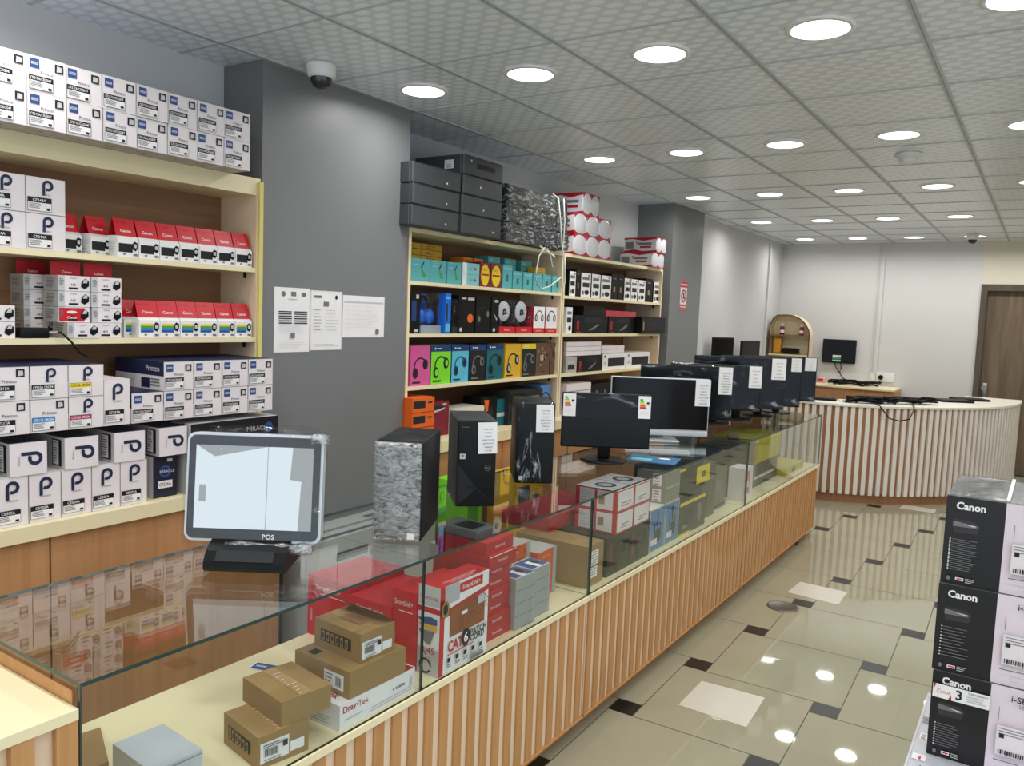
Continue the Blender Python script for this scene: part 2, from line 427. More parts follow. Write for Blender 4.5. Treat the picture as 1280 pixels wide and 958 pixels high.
base_cabinet('oak fronted base cabinet under the toner carton shelves', -.6, 2.305, -2.68, .903, 3, .853)
shelving('wall_shelving_unit', 'wall shelving bay of coloured headphone boxes beside the papered grey pillar', 3.275, 4.915, 2.06, [1.225, 1.515, 1.80], xb=-3.21)
shelving('wall_shelving_unit', 'wall shelving bay of keyboard boxes beside the pillar with the warning sign', 4.925, 6.66, 2.06, [1.225, 1.515, 1.785], xb=-3.21)
base_cabinet('oak fronted base cabinet under the headphone box shelves', 3.275, 4.915, -2.74, .922, 4, .862, xb=-3.2)
base_cabinet('oak fronted base cabinet under the keyboard box shelves', 4.925, 6.66, -2.74, .922, 4, .862, xb=-3.2)
# yellow edging strip on the end of the toner shelving
mb = MB(); mb.box(-2.859, -2.845, 2.29, 2.309, .93, 2.165, BRASSY); mb.build('edging_strip', label='yellow edging strip up the end of the toner shelving', cat='edging strip')

# ------------------------------------------------------------------ glass display counters
XF, ZS, ZG = -1.40, .565, .953
def counter(label, y0, y1, endglass=False, joints=(), mark=False):
    r = thing('glass_display_counter', label, 'counter', (XF, y0, 0)); L = y1-y0
    mb = MB(); mb.box(-.56, -.03, .002, L-.002, .1, ZS-.02, PANELP); mb.build('counter_body', r)
    mb = MB(); mb.box(-.53, -.055, .01, L-.01, 0.0, .1, SLATW); mb.build('kick_board', r)
    mb = MB(); mb.box(-.56, .004, .002, L-.002, ZS-.02, ZS, CREAM); mb.build('shelf_board', r)
    mb = MB(); mb.box(-.03, -.012, .002, L-.002, .075, ZS-.02, PANELP)
    n = round(L/.07); p = L/n
    for i in range(n): mb.box(-.012, -.005, i*p+.008, i*p+.008+p*.54, .075, ZS-.02, SLATW)
    mb.box(-.03, .0, .002, L-.002, .07, .075, SLATW)
    mb.build('slatted_front', r)
    t = .008
    ys = [0]+[j-y0 for j in joints]+[L]
    for a, b in zip(ys[:-1], ys[1:]):
        mb = MB(); mb.box(-.003-t, -.003, a+.002, b-.002, ZS, ZG-t, GLASS, near=GEDGE, far=GEDGE, top=GEDGE, bottom=GEDGE); mb.build('front_glass', r)
        mb = MB(); mb.box(-.56, .0, a+.0015, b-.0015, ZG-t, ZG, GLASS, near=GEDGE if a == 0 and endglass else GLASS, far=GLASS, front=GEDGE, back=GEDGE); mb.build('top_glass', r)
    if endglass:
        mb = MB(); mb.box(-.555, -.012, .002, .002+t, ZS, ZG-t, GLASS, front=GEDGE, back=GEDGE, top=GEDGE, bottom=GEDGE); mb.build('end_glass', r)
    if mark == 'far':
        mb = MB(); mb.box(-.555, -.012, L-.002-t, L-.002, ZS, ZG-t, GLASS, front=GEDGE, back=GEDGE, top=GEDGE, bottom=GEDGE); mb.build('end_glass', r)
    return r
counter('slat-fronted glass counter showing brown boxes and red network cable boxes', .74, 2.715, True, (1.712,))
counter('slat-fronted glass counter showing red router boxes and blue headphone boxes', 2.721, 4.66)
counter('slat-fronted glass counter showing yellow cartons, next to the curved desk', 4.666, 6.5, False, (), 'far')
# cashier counter with a plain cream top, butted to the near end of the glass one
r = thing('cashier_counter', 'slat-fronted counter with plain cream top beside the glass counter end', 'counter', (XF, 0, 0))
mb = MB(); mb.box(-.62, -.03, -.5, .735, 0, .89, PANELP); mb.build('counter_body', r)
mb = MB(); mb.box(-.62, .006, -.5, .735, .89, .91, CREAM); mb.build('worktop', r)
mb = MB(); mb.box(-.03, -.012, -.5, .735, .075, .89, PANELP)
for i in range(15): mb.box(-.012, .004, .735-.038-i*.075, .735-i*.075, .075, .889, SLATW)
mb.build('slatted_front', r)
mb = MB(); mb.box(-.58, -.021, .7365, .7385, .6, .935, SLATW); mb.build('end_board', r)

# ------------------------------------------------------------------ curved reception desk
def smooth_curve(pts, n):
    out = []
    P = [Vector(p).to_2d() for p in pts]
    P = [2*P[0]-P[1]]+P+[2*P[-1]-P[-2]]
    for i in range(1, len(P)-2):
        for k in range(n):
            t = k/n; a, b, c, d = P[i-1:i+3]
            out.append(.5*((2*b)+(c-a)*t+(2*a-5*b+4*c-d)*t*t+(3*b-a-3*c+d)*t**3))
    out.append(P[-2]); return out
def resample(pts, step):
    out = [pts[0].copy()]; acc = 0
    for a, b in zip(pts[:-1], pts[1:]):
        l = (b-a).length; d = step-acc
        while d <= l: out.append(a+(b-a)*(d/l)); d += step
        acc = (acc+l) % step
    return out
curve = smooth_curve([(-2.3, 7.88), (-1.66, 7.84), (-1.40, 7.92), (-1.175, 8.04), (-.92, 8.25), (-.66, 8.53), (-.44, 8.86), (-.28, 9.28), (-.2, 9.75), (-.2, 10.2)], 14)
cpts = resample(curve, .067)
def nrm(i):
    d = (cpts[min(i+1, len(cpts)-1)]-cpts[max(i-1, 0)]).normalized(); return Vector((d.y, -d.x))
def strip(mb, o0, o1, z0, z1, m):
    vs = []
    for i, p in enumerate(cpts):
        n = nrm(i); a, b = p+n*o0, p+n*o1; vs += [(a.x, a.y, z0), (b.x, b.y, z0), (b.x, b.y, z1), (a.x, a.y, z1)]
    fs = []
    for i in range(len(cpts)-1):
        for k in range(4): fs.append((4*i+k, 4*i+(k+1) % 4, 4*i+4+(k+1) % 4, 4*i+4+k))
    fs += [(3, 2, 1, 0), tuple(4*(len(cpts)-1)+k for k in range(4))]
    mb.add(vs, fs, m)
desk = thing('reception_desk', 'curved reception desk clad in white vertical slats with a cream top', 'desk')
DW = mat('white_slat_paint', rgb(226, 220, 212), .45); DBR = wood('desk_backing_oak', rgb(160, 114, 78), rgb(176, 128, 92))
mb = MB(); strip(mb, -.03, 0, .1, .9, DBR); mb.build('desk_front', desk)
mb = MB(); strip(mb, -.05, -.03, 0, .1, DBR); mb.build('kick_board', desk)
mb = MB(); strip(mb, -.5, .03, .905, .925, mat('desk_top_laminate', rgb(226, 222, 208), .4)); mb.build('desk_top', desk)
mb = MB()
for i in range(1, len(cpts)-1):
    p = cpts[i]; n = nrm(i); d = Vector((-n.y, n.x)); w = .0185
    q = [p+d*w, p-d*w, p-d*w+n*.02, p+d*w+n*.02]
    mb.prism([(a.x, a.y) for a in q], .085, .905, DW, axis=2)
mb.build('slat_cladding', desk)

# ------------------------------------------------------------------ downlights and other ceiling fittings
LX = [-2.548+.6005*k for k in range(9)]; LY = [2.99+1.8*k for k in range(5)]
WHITEP = mat('white_plastic', rgb(232, 232, 230), .35)
LED = emis('led_diffuser', (1, .985, .96), 3.0)
POW = 4.2
first = None
rows = ['fifth row from the back wall', 'fourth row from the back wall', 'third row from the back wall', 'second row from the back wall', 'row closest to the back wall']
def lamp(x, y):
    l = bpy.data.lights.new('ceiling_area_lamp', 'AREA'); l.shape = 'DISK'; l.size = .19; l.energy = POW; l.color = (1, .985, .965); l.spread = R(165)
    o = bpy.data.objects.new('ceiling_area_lamp', l); COL.objects.link(o); o.location = (x, y, CEIL-.013); return o
def in_view(x, y):
    v = Vector((x, y, CEIL))-EYE; z = v.dot(FWD)
    if z < .3: return False
    px, py = 640+FPX*v.dot(RGT)/z, 479-FPX*v.dot(UPV)/z
    return -50 < px < 1330 and -30 < py < 990
for j in range(-2, 5):
    for i, x in enumerate(LX[:8]):
        y = LY[0]+1.8*j; lamp(x, y)  # rows out of view: bare lamps without fixture, added for their light
        if not in_view(x, y): continue
        lab = f'round glowing ceiling downlight, {ORD[i]} from the shelving wall, {rows[j]}'
        if first is None:
            first = thing('downlight', lab, 'ceiling light', (x, y, CEIL), 0, 'recessed round downlights')
            mb = MB(); mb.lathe((0, 0, 0), [(.118, -.0005), (.118, -.006), (.1, -.009), (.1, -.0005)], WHITEP, 32); mb.build('trim_ring', first)
            mb = MB(); mb.cyl((0, 0, -.0085), .1, .003, LED, 32); mb.build('diffuser', first)
        else: dup(first, None, (x, y, CEIL), 0, lab)
def dome_camera(loc, label, s=1.0):
    r = thing('dome_camera', label, 'security camera', loc)
    mb = MB(); mb.lathe((0, 0, 0), [(.0, -.001), (.062*s, -.001), (.064*s, -.012*s), (.06*s, -.05*s), (.05*s, -.06*s), (0, -.06*s)], WHITEP, 28); mb.build('housing', r)
    mb = MB(); mb.lathe((0, 0, -.058*s), [(.047*s, 0), (.045*s, -.018*s), (.034*s, -.036*s), (.018*s, -.045*s), (0, -.047*s)], mat('smoked_dome', rgb(40, 44, 50), .08, 0, .8), 28); d = mb.build('dome', r)
    mb = MB(); mb.lathe((0, 0, -.085*s), [(0.0, .0), (.02*s, .0)], WHITEP, 12)
    return r
dome_camera((-2.69, 2.482, CEIL), 'white dome security camera on the ceiling by the papered grey pillar')
dome_camera((-.756, 10.05, CEIL), 'small white dome camera on the ceiling near the far door', .95)
r = thing('smoke_detector', 'white round smoke detector on the ceiling between the downlights', 'smoke detector', (-.772, 5.342, CEIL))
mb = MB(); mb.lathe((0, 0, 0), [(0, -.001), (.075, -.001), (.075, -.015), (.06, -.02), (.06, -.03), (0, -.03)], WHITEP, 28); mb.build('base', r)
mb = MB(); mb.lathe((0, 0, -.031), [(.05, 0), (.05, -.02), (.03, -.028), (0, -.03)], WHITEP, 28); mb.build('sensor_cap', r)

# ------------------------------------------------------------------ floor markings
def slab(name, pts, z0, z1, m, label, cat):
    mb = MB(); mb.prism(pts, z0, z1, m, axis=2); return mb.build(name, None, label=label, cat=cat)
STK = mat('white_floor_sticker', rgb(204, 200, 188), .3, var=.05)
slab('floor_sticker', [(-1.188, 3.181), (-.892, 3.175), (-.907, 3.483), (-1.19, 3.465)], .0016, .0022, STK, 'white square sticker on the floor between the counter and printer cartons', 'sticker')
slab('floor_sticker', [(-1.203, 4.97), (-.899, 4.942), (-.904, 5.22), (-1.191, 5.229)], .0016, .0022, STK, 'white square sticker on the floor by the round metal cover', 'sticker')
slab('floor_sticker', [(-1.0, 8.02), (-.715, 8.02), (-.715, 8.2), (-.99, 8.21)], .0016, .0022, STK, 'white square sticker on the floor under the curved desk edge', 'sticker')
r = thing('floor_cover', 'round metal service cover set in the floor tiles', 'floor cover', (-1.155, 4.69, 0))
mb = MB(); mb.lathe((0, 0, 0), [(.088, .0015), (.088, .007), (.078, .0085), (.076, .006), (0, .006)], mat('dull_metal_cover', rgb(118, 116, 110), .35, .6), 36); mb.build('cover_plate', r)

# ------------------------------------------------------------------ world, fill and camera
w = bpy.data.worlds.new('shopfront_daylight_fill'); SC.world = w; w.use_nodes = True
w.node_tree.nodes['Background'].inputs[0].default_value = (.78, .89, 1, 1); w.node_tree.nodes['Background'].inputs[1].default_value = 1.35  # cool daylight raised in strength as ambient fill
cam = bpy.data.cameras.new('camera'); co = bpy.data.objects.new('camera', cam); COL.objects.link(co)
cam.sensor_fit = 'HORIZONTAL'; cam.sensor_width = 36; cam.lens = FPX/1280*36; cam.clip_start = .05
co.matrix_world = Matrix(((RGT.x, UPV.x, -FWD.x, EYE.x), (RGT.y, UPV.y, -FWD.y, EYE.y), (RGT.z, UPV.z, -FWD.z, EYE.z), (0, 0, 0, 1)))
SC.camera = co
SC.view_settings.view_transform = 'Standard'
SC.view_settings.exposure = .06; SC.view_settings.gamma = .93
SC.cycles.max_bounces = 10; SC.cycles.transparent_max_bounces = 24; SC.cycles.sample_clamp_indirect = 4
# ------------------------------------------------------------------ toner cartons (left shelving)
def p_logo(f, ca, cb, s, m=None):
    m = m or NAVY
    f.arc(ca, cb, s*.25, s*.5, -120, 180, m, 18); f.rect(ca-s*.5, cb-s*.95, ca-s*.25, cb, m); f.arc(ca+s*.02, cb, s*.13, s*.2, -60, 120, LGREY, 8)
def spec_label(f, a0, b0, a1, b1, code, band=BLACK, ink=WHITE):
    h = b1-b0
    f.rect(a0, b0, a1, b1, BLACK); f.rect(a0+.001, b0+.001, a1-.001, b1-.001, WHITE)
    f.rect(a0+.001, b0+h*.62, a1-.001, b1-.001, band); f.text(code, (a0+a1)/2-.001, b0+h*.8, h*.2, ink, (a1-a0)*.86, .012)
    f.lines(a0+.004, b0+h*.54, a0+(a1-a0)*.6, 4, h*.1, h*.04, MGREY); f.rect(a1-.017, b0+h*.1, a1-.006, b0+h*.26, BLACK)
def chip(f, ca, cb, s):
    f.rect(ca-s/2, cb-s/2, ca+s/2, cb+s/2, DARKC); f.poly([(ca-s*.3, cb-s*.4), (ca+s*.35, cb-s*.3), (ca+s*.3, cb+s*.25), (ca-s*.25, cb+s*.3)], LGREY)
def badge(f, ca, cb, s):
    f.rect(ca-s/2, cb-s/2, ca+s/2, cb+s/2, BLUE); f.rect(ca-s*.36, cb-s*.14, ca+s*.36, cb+s*.14, LGREY); f.text('TONER', ca, cb, s*.16, NAVY, s*.6)
def toner(d, w, h, style, code, band=BLACK, sides=False, ink=None):
    def fn(mb):
        mb.box(-d/2, d/2, -w/2, w/2, 0, h, PINKW, top=NAVY if sides else PINKW, back=NAVY, bottom=GREYC)
        f = mb.face('front', d, w, h)
        f.frame(0, 0, w, h, .0007, LGREY)
        if style == 'badge':
            badge(f, w*.19, h*.79, h*.26); chip(f, w*.82, h*.78, h*.24); f.text('Printco', w*.5, h*.56, h*.085, NAVY, w*.5)
            spec_label(f, w*.03, h*.07, w*.66, h*.45, code, band)
        elif style == 'P':
            p_logo(f, w*.55, h*.79, h*.3); f.text('Printco', w*.5, h*.54, h*.06, MGREY, w*.3)
            spec_label(f, w*.03, h*.06, w*.64, h*.44, code, band, ink or WHITE)
        elif style == 'wide':
            chip(f, w*.78, h*.82, h*.24); f.text('Printco', w*.5, h*.58, h*.1, NAVY, w*.42)
            spec_label(f, w*.03, h*.06, w*.64, h*.46, code, band)
        elif style == 'tall':
            p_logo(f, w*.53, h*.79, w*.42); f.text('Printco', w*.52, h*.53, h*.05, MGREY, w*.42)
            spec_label(f, w*.03, h*.07, w*.76, h*.34, code, band)
        n = mb.face('near', d, w, h)
        if sides:
            n.rect(0, h*.5, d, h, NAVY); n.text('Printco', d*.78, h*.75, h*.2, WHITE, d*.3); n.text('Printco', d*.25, h*.3, h*.2, LGREY, d*.3)
            n.rect(d*.55, h*.06, d*.72, h*.4, NAVY); n.lines(d*.74, h*.4, d*.98, 3, h*.1, h*.05, MGREY)
        else:
            n.lines(d*.5, h*.5, d*.95, 4, h*.1, h*.04, LGREY)
        b = mb.face('bottom', d, w, h)
        for k in (.3, .5): b.rect(w*k, d*.8, w*k+.012, d*.84, MGREY)
    return fn
# top of the shelving: two layers of eight
for layer in (0, 1):
    for k in range(8):
        y = 2.158-.1225*k-.061; z = 2.1808+.1125*layer
        lab = f'white toner carton atop the shelving, {"upper" if layer else "lower"} layer, {ORD[k]} from the grey pillar'
        put('tonerA', toner(.31, .1195, .1115, 'badge', 'CF217A/CRG047'), 'toner_carton', (-2.743-.155+random.uniform(-.004, .004), y, z), R(random.uniform(-.8, .8)), lab, 'carton', 'toner cartons on top of the shelving')
# upper shelf: four P cartons
for k in range(2):
    for j in range(2):
        put('tonerP', toner(.26, .128, .121, 'P', 'CF244A'), 'toner_carton', (-2.87-.13, 1.418-.131*k, 1.8005+.1225*j), 0,
            f'CF244A toner carton, {"top" if j else "bottom"} of the {["stack closer to the ink cartons", "stack farther from the ink cartons"][k]}', 'carton', 'CF244A toner cartons')
# ink cartons with red hang tab
def ink_body(kind, w=.083, d=.062, h=.078):
    def fn(mb):
        pr = [(-d/2, 0), (d/2, 0), (d/2, h*.86), (d/2-.012, h), (-d/2, h)]
        mb.prism([(x, z) for x, z in pr], -w/2, w/2, WHITE)
        f = mb.face('front', d, w, h*.86)
        if kind == 'black': f.rect(.004, .018, w*.72, .05, BLACK); f.lines(.008, .046, w*.6, 5, .006, .002, DARKC)
        else:
            for k, m in enumerate((BLUE, CYAN, GREEN, YEL)): f.rect(.006, .02+k*.0085, w*.68, .0285+k*.0085, m)
        f.poly([(w*.7, .03), (w*.86, .024), (w*.95, .034), (w*.95, .054), (w*.8, .06), (w*.7, .05)], SOFTB); f.rect(w*.76, .036, w*.9, .05, LGREY)
        f.rect(w*.74, .006, w*.94, .014, MGREY); f.rect(.02, .008, .03, .014, MGREY)
        n = mb.face('near', d, w, h*.86)
        n.lines(.008, h*.7, d-.008, 8, .006, .002, LGREY)
    return fn
def ink_tab(w=.083, d=.062, h=.078, H=.142):
    def fn(mb):
        mb.prism([(d/2-.012, h+.0004), (d/2-.010, h+.0004), (-.002, H), (-.004, H)], -w/2, w/2, RED)
        n = Vector((H-h, 0, d/2-.010+.002)).normalized(); v = Vector((-.002-d/2+.010, 0, H-h)); L = v.length; v.normalize()
        f = Face(mb, Vector((d/2-.0098, -w/2, h+.0004)), (0, 1, 0), v, w, L)
        f.text('Canon', w*.5, L*.3, .0115, WHITE, w*.6, .015); f.ell(w*.5, L*.78, w*.16, L*.06, DRED); f.rect(w*.06, L*.72, w*.2, L*.8, DRED)
        mb.prism([(-.004, H), (-.006, H), (-d/2, h+.0004), (-d/2+.002, h+.0004)], -w/2, w/2, DRED)
    return fn
def ink_carton(kind, x, y, z, lab, grp, rz=0):
    r = put('ink'+kind, ink_body(kind), 'ink_carton', (x, y, z), rz, lab, 'ink carton', grp)
    if 'tab' not in _P: m = MB(); ink_tab()(m); _P['tab'] = m.mesh('hang_tab')
    link('hang_tab', _P['tab'], r, label='red card hang tab'); return r
for k in range(7):
    ink_carton('black', -2.87-.031, 2.229-.0865*k, 1.8005, f'red and white black-ink carton, front row, {ORD[k]} from the grey pillar', 'black ink cartons', R(random.uniform(-3, 3)))
for k in range(2):
    ink_carton('black', -2.95-.012*k, 1.63-.1*k, 1.8005, f'black-ink carton at the row end farthest from the pillar, {"outer" if k else "inner"} one', 'black ink cartons', R(10))
for k in range(6):
    ink_carton('colour', -2.87-.031, 2.231-.0865*k, 1.5005, f'red and white rainbow-striped ink carton, {ORD[k]} from the grey pillar', 'colour ink cartons', R(random.uniform(-3, 3)))
ink_carton('colour', -2.96, 1.765, 1.5005, 'red and white ink carton standing behind the rainbow-striped row next to grey cartons', 'colour ink cartons', R(6))
# grey cartridge cartons, laid flat and stacked four high
def grey_carton(mb, d=.1, w=.112, h=.054):
    mb.box(-d/2, d/2, -w/2, w/2, 0, h, GREYC, front=PINKW, top=PINKW)
    f = mb.face('front', d, w, h)
    f.rect(0, 0, w*.2, h, LGREY); f.text('PIXMA', w*.48, h*.84, h*.1, MGREY, w*.3); f.text('445', w*.46, h*.42, h*.16, BLACK); f.rect(w*.32, h*.12, w*.62, h*.24, BLACK)
    f.poly([(w*.7, h*.3), (w*.82, h*.16), (w*.96, h*.36), (w*.96, h*.7), (w*.84, h*.86), (w*.72, h*.62)], SOFTB); f.poly([(w*.76, h*.56), (w*.9, h*.56), (w*.92, h*.76), (w*.82, h*.8)], LGREY)
    f.lines(w*.03, h*.8, w*.17, 5, h*.1, h*.04, MGREY)
    n = mb.face('near', d, w, h); n.lines(d*.2, h*.8, d*.8, 5, h*.13, h*.05, MGREY)
def grey_tab(mb, d=.1, w=.112, h=.054):
    mb.box(-.004, -.002, -w/2, w/2*.86, h+.0004, h+.05, DRED)
    f = Face(mb, (-.002, -w/2, h), (0, 1, 0), (0, 0, 1), w*.93, .05); f.text('Canon', w*.5, .013, .009, WHITE, w*.5, .01); f.rect(w*.08, .034, w*.26, .044, RED)
def grey_front(mb, d=.1, w=.112, h=.054):
    f = Face(mb, (.0502, -w/2+.004, .003), (0, 1, 0), (0, 0, 1), w*.8, .048); f.rect(0, 0, w*.8, .048, RED); f.text('Canon', w*.4, .014, .009, WHITE, w*.5, .01); f.ell(w*.4, .033, .018, .005, PINKW)
for c, (x, y, nm) in enumerate([(-2.925, 1.632, 'stack beside the rainbow cartons'), (-2.93, 1.515, 'middle stack on the lower shelf'), (-3.05, 1.46, 'rear stack behind the middle one')]):
    for k in range(4):
        o = put('greyc', grey_carton, 'cartridge_carton', (x+(.02 if c == 1 and k == 0 else 0), y+(.022 if c == 1 and k == 0 else random.uniform(-.002, .002)), 1.5005+.0552*k), 0, f'flat grey cartridge carton, {["lowest", "second lowest", "second highest", "topmost"][k]} in the {nm}', 'cartridge carton', 'flat grey cartridge cartons')
        if k == 3: m = MB(); grey_tab(m); m.build('hang_tab', o, label='dark red card hang tab')
        if c == 1 and k == 1: m = MB(); grey_front(m); m.build('hang_tab', o, label='red hang tab folded over the front')
for k in range(2):
    put('greyc', grey_carton, 'cartridge_carton', (-2.925, 1.26, 1.5005+.0552*k), 0, f'flat grey cartridge carton by the shelf cable, {"upper" if k else "lower"} of two, under a red carton', 'cartridge carton', 'flat grey cartridge cartons')
mb = MB(); mb.box(-.04, .04, -.045, .045, 0, .055, RED, front=DRED); f = mb.face('front', .08, .09, .055); f.frame(0, 0, .09, .055, .006, PINKW)
mb.build('ink_carton', None, (-2.935, 1.225, 1.612), 0, 'small red framed ink carton on top of the two grey cartridge cartons', 'ink carton')
# dark adapter with a cable hanging off the shelf
r = thing('power_adapter', 'black power adapter on the lower shelf, its cable hanging over the edge', 'adapter', (-2.885, 1.375, 1.5005))
mb = MB(); mb.bbox(-.05, .02, -.045, .05, 0, .035, SOFTB, .006); mb.build('housing', r)
cp = smooth_curve([(0, 0), (1, 1), (2, 2)], 2)
mb = MB(); mb.tube([Vector((.015, .05, .02)), Vector((.04, .075, .022)), Vector((.06, .1, -.01)), Vector((.062, .13, -.05)), Vector((.05, .17, -.07)), Vector((.0, .2, -.075))], .0035, SOFTB); mb.tube([Vector((.015, .05, .02)), Vector((.035, .07, .022))], .006, STEEL); mb.build('cable', r)

# base-cabinet top: four rows
XR = -2.715
spec = [  # (upper row, lower row) from the far end toward the camera: y centre, width, style, code, band
    (1.467, 'P', 'CF510A CRG04', YEL, 'P', 'CF513A CRG04', MAG),
    (1.345, 'P', 'CF510A CRG04', BLACK, 'wide', 'CF511A CRG04', CYAN),
    (1.222, 'wide', 'CF217A', BLACK, 'wide', 'CF217A', BLACK)]
bn = {id(YEL): 'yellow', id(MAG): 'magenta', id(CYAN): 'blue', id(BLACK): 'black'}
H1, H2 = .160, .108
Z1 = .9035; Z2 = Z1+H1+.001; Z3 = Z2+H2+.03
rowz = 1.1995
# row 1: upright tall P cartons
for k in range(6):
    y = 1.638-.1035*k
    put('tonerT', toner(.3, .1, H1, 'tall', 'CE505A', BLACK), 'toner_carton', (XR-.15, y, Z1), 0, f'upright tall toner carton on the cabinet top, {ORD[k]} from the navy carton', 'carton', 'upright tall toner cartons')
def navy_carton(mb, d=.28, w=.098, h=.158):
    mb.box(-d/2, d/2, -w/2, w/2, 0, h, LGREY, front=NAVY, top=NAVY, far=NAVY)
    mb_f = mb.face('front', d, w, h); mb_f.rect(0, 0, w, h, mat('deep_navy_print', rgb(30, 38, 56), .4, var=0)); f = mb_f
    f.ell(w*.5, h*.62, w*.24, w*.24, BLUE); f.ell(w*.5, h*.62, w*.16, w*.16, NAVY); f.text('MIRACLE', w*.58, h*.62, h*.07, LGREY, w*.62, .01); f.rect(w*.58, h*.85, w*.8, h*.92, LGREY)
    f.rect(w*.2, h*.22, w*.8, h*.4, PINKW); f.text('CF226A', w*.5, h*.31, h*.08, BLACK, w*.5, .01)
    n = mb.face('near', d, w, h); n.text('CF226A', d*.75, h*.5, .012, MGREY, d*.3)
put('navyc', navy_carton, 'toner_carton', (XR-.02-.14, 1.775, Z1), 0, 'navy fronted toner carton with pale sides at the end of the upright row', 'carton')
# row 2: the same cartons lying on their sides, tops showing
def lying(mb, d=.3, w=.114, h=H2):
    mb.box(-d/2, d/2, -w/2, w/2, 0, h, PINKW, top=NAVY, near=LGREY, bottom=GREYC)
    f = mb.face('front', d, w, h); f.frame(0, 0, w, h, .0007, LGREY)
    s = h*.42; ca, cb = w*.68, h*.5
    f.arc(ca, cb, s*.25, s*.5, 150, 450, NAVY, 18); f.rect(ca-s*.95, cb+s*.25, ca, cb+s*.5, NAVY); f.text('Printco', w*.24, h*.45, .007, MGREY, .04, 0, 90)
    n = mb.face('near', d, w, h); n.rect(d*.72, h*.08, d*.93, h*.92, BLACK); n.rect(d*.74, h*.12, d*.87, h*.88, WHITE); n.lines(d*.75, h*.82, d*.86, 8, .009, .003, MGREY)
    t = mb.face('top', d, w, h); t.text('Printco', w*.5, d*.4, .02, LGREY, w*.6)
for k in range(5):
    put('tonerL', lying, 'toner_carton', (XR+.005-.15, 1.795-.1725*k, Z2), R(-1), f'white toner carton lying on its side over the upright row, {ORD[k]} from the navy carton', 'carton', 'toner cartons lying on their sides')
# a flat board of lying cartons carries rows 3 and 4

for j, (y, s1, c1, b1, s0, c0, b0) in enumerate(spec):
    for lev, (s, c, b) in enumerate(((s0, c0, b0), (s1, c1, b1))):
        put(('r', s, c, bn[id(b)]), toner(.32, .1195, .1085, s, c, b, True, BLACK if b is YEL else WHITE), 'toner_carton', (XR-.16, y, rowz+.1097*lev), 0,
            f'toner carton with {bn[id(b)]} label band, {"upper" if lev else "lower"} row, {["beside the tall carton", "middle column", "column farthest from the pillar"][j]}', 'carton', 'colour toner cartons')
put('tonerT2', toner(.3, .094, .163, 'tall', 'CF283A', BLACK), 'toner_carton', (XR-.15, 1.576, rowz), 0, 'single tall white toner carton between the colour toner cartons and badge cartons', 'carton')
for lev in (0, 1):
    for k in range(5 - lev):
        y = 2.198-.1265*k
        put('tonerB%d' % (1 if k in (0,) and not lev else 0), toner(.32, .1235, .1085, 'badge', 'CF217A/CRG047', BLACK, True), 'toner_carton', (XR-.16, y, rowz+.1097*lev), 0,
            f'badge toner carton with navy sides, {"upper" if lev else "lower"} row, {ORD[k]} from the grey pillar', 'carton', 'badge toner cartons')
# supporting cartons under those rows, half hidden behind the till screen
def blue_dot(mb, d=.32, w=.42, h=.111):
    mb.box(-d/2, d/2, -w/2, w/2, 0, h, LGREY, front=BLACK)
    n = mb.face('near', d, w, h)
    for a in range(6):
        for b in range(3): n.ell(d*(.12+.15*a), h*(.2+.3*b)+(.015 if a % 2 else 0), .009, .009, NAVY, 6)
    f = mb.face('front', d, w, h); f.rect(w*.3, h*.2, w*.7, h*.8, DARKC); f.text('MIRACLE', w*.75, h*.6, .02, LGREY); f.ell(w*.88, h*.6, .022, .022, BLUE)
put('bluedot', blue_dot, 'printer_supply_carton', (-2.86, 2.07, Z2+.0002), 0, 'grey dotted carton with black front behind the till screen, under badge toner cartons', 'carton')
put('bluedot2', lambda m: m.box(-.16, .16, -.21, .21, 0, H1, GREYC, front=NAVY), 'printer_supply_carton', (-2.87, 2.06, Z1), 0, 'navy fronted carton under the grey dotted carton behind the till screen', 'carton')

# ------------------------------------------------------------------ papers on the pillar, warning sign
def paper(name, y0, y1, z0, z1, x, label, cat, draw, m=WHITE):
    mb = MB(); w, h = y1-y0, z1-z0; mb.box(-.0005, .0005, -w/2, w/2, 0, h, m)
    draw(Face(mb, (.0005, -w/2, 0), (0, 1, 0), (0, 0, 1), w, h), w, h)
    return mb.build(name, None, (x, (y0+y1)/2, z0), 0, label, cat)
def doc1(f, w, h):
    f.ell(w*.25, h*.9, .012, .012, MGREY); f.rect(w*.46, h*.87, w*.6, h*.94, MGREY); f.ell(w*.82, h*.9, .014, .01, MGREY)
    f.text('CERTIFICATE', w*.5, h*.82, .006, MGREY, w*.5)
    for k in range(6): f.rect(w*.12, h*(.62-.035*k), w*.48, h*(.636-.035*k), DARKC); f.rect(w*.55, h*(.62-.035*k), w*.92, h*(.636-.035*k), DARKC)
    f.lines(w*.12, h*.42, w*.8, 5, h*.025, .001, LGREY); f.rect(w*.44, h*.22, w*.56, h*.3, MGREY); f.lines(w*.12, h*.15, w*.9, 4, h*.025, .001, LGREY)
def doc2(f, w, h):
    f.frame(.004, .004, w-.004, h-.004, .001, LGREY); f.rect(w*.1, h*.88, w*.35, h*.92, MGREY); f.ell(w*.8, h*.9, .008, .01, DARKC); f.rect(w*.4, h*.74, w*.56, h*.82, MGREY)
    for k in range(7): f.lines(w*.08, h*(.68-.055*k), w*.34, 1, .01, .002, MGREY); f.lines(w*.45, h*(.68-.055*k), w*.9, 1, .01, .002, LGREY)
    f.lines(w*.1, h*.1, w*.9, 2, .008, .001, MGREY)
def doc3(f, w, h):
    f.rect(w*.03, h*.82, w*.97, h*.86, LGREY); f.lines(w*.05, h*.74, w*.92, 11, h*.05, .001, LGREY); f.rect(w*.78, h*.08, w*.86, h*.2, MGREY)
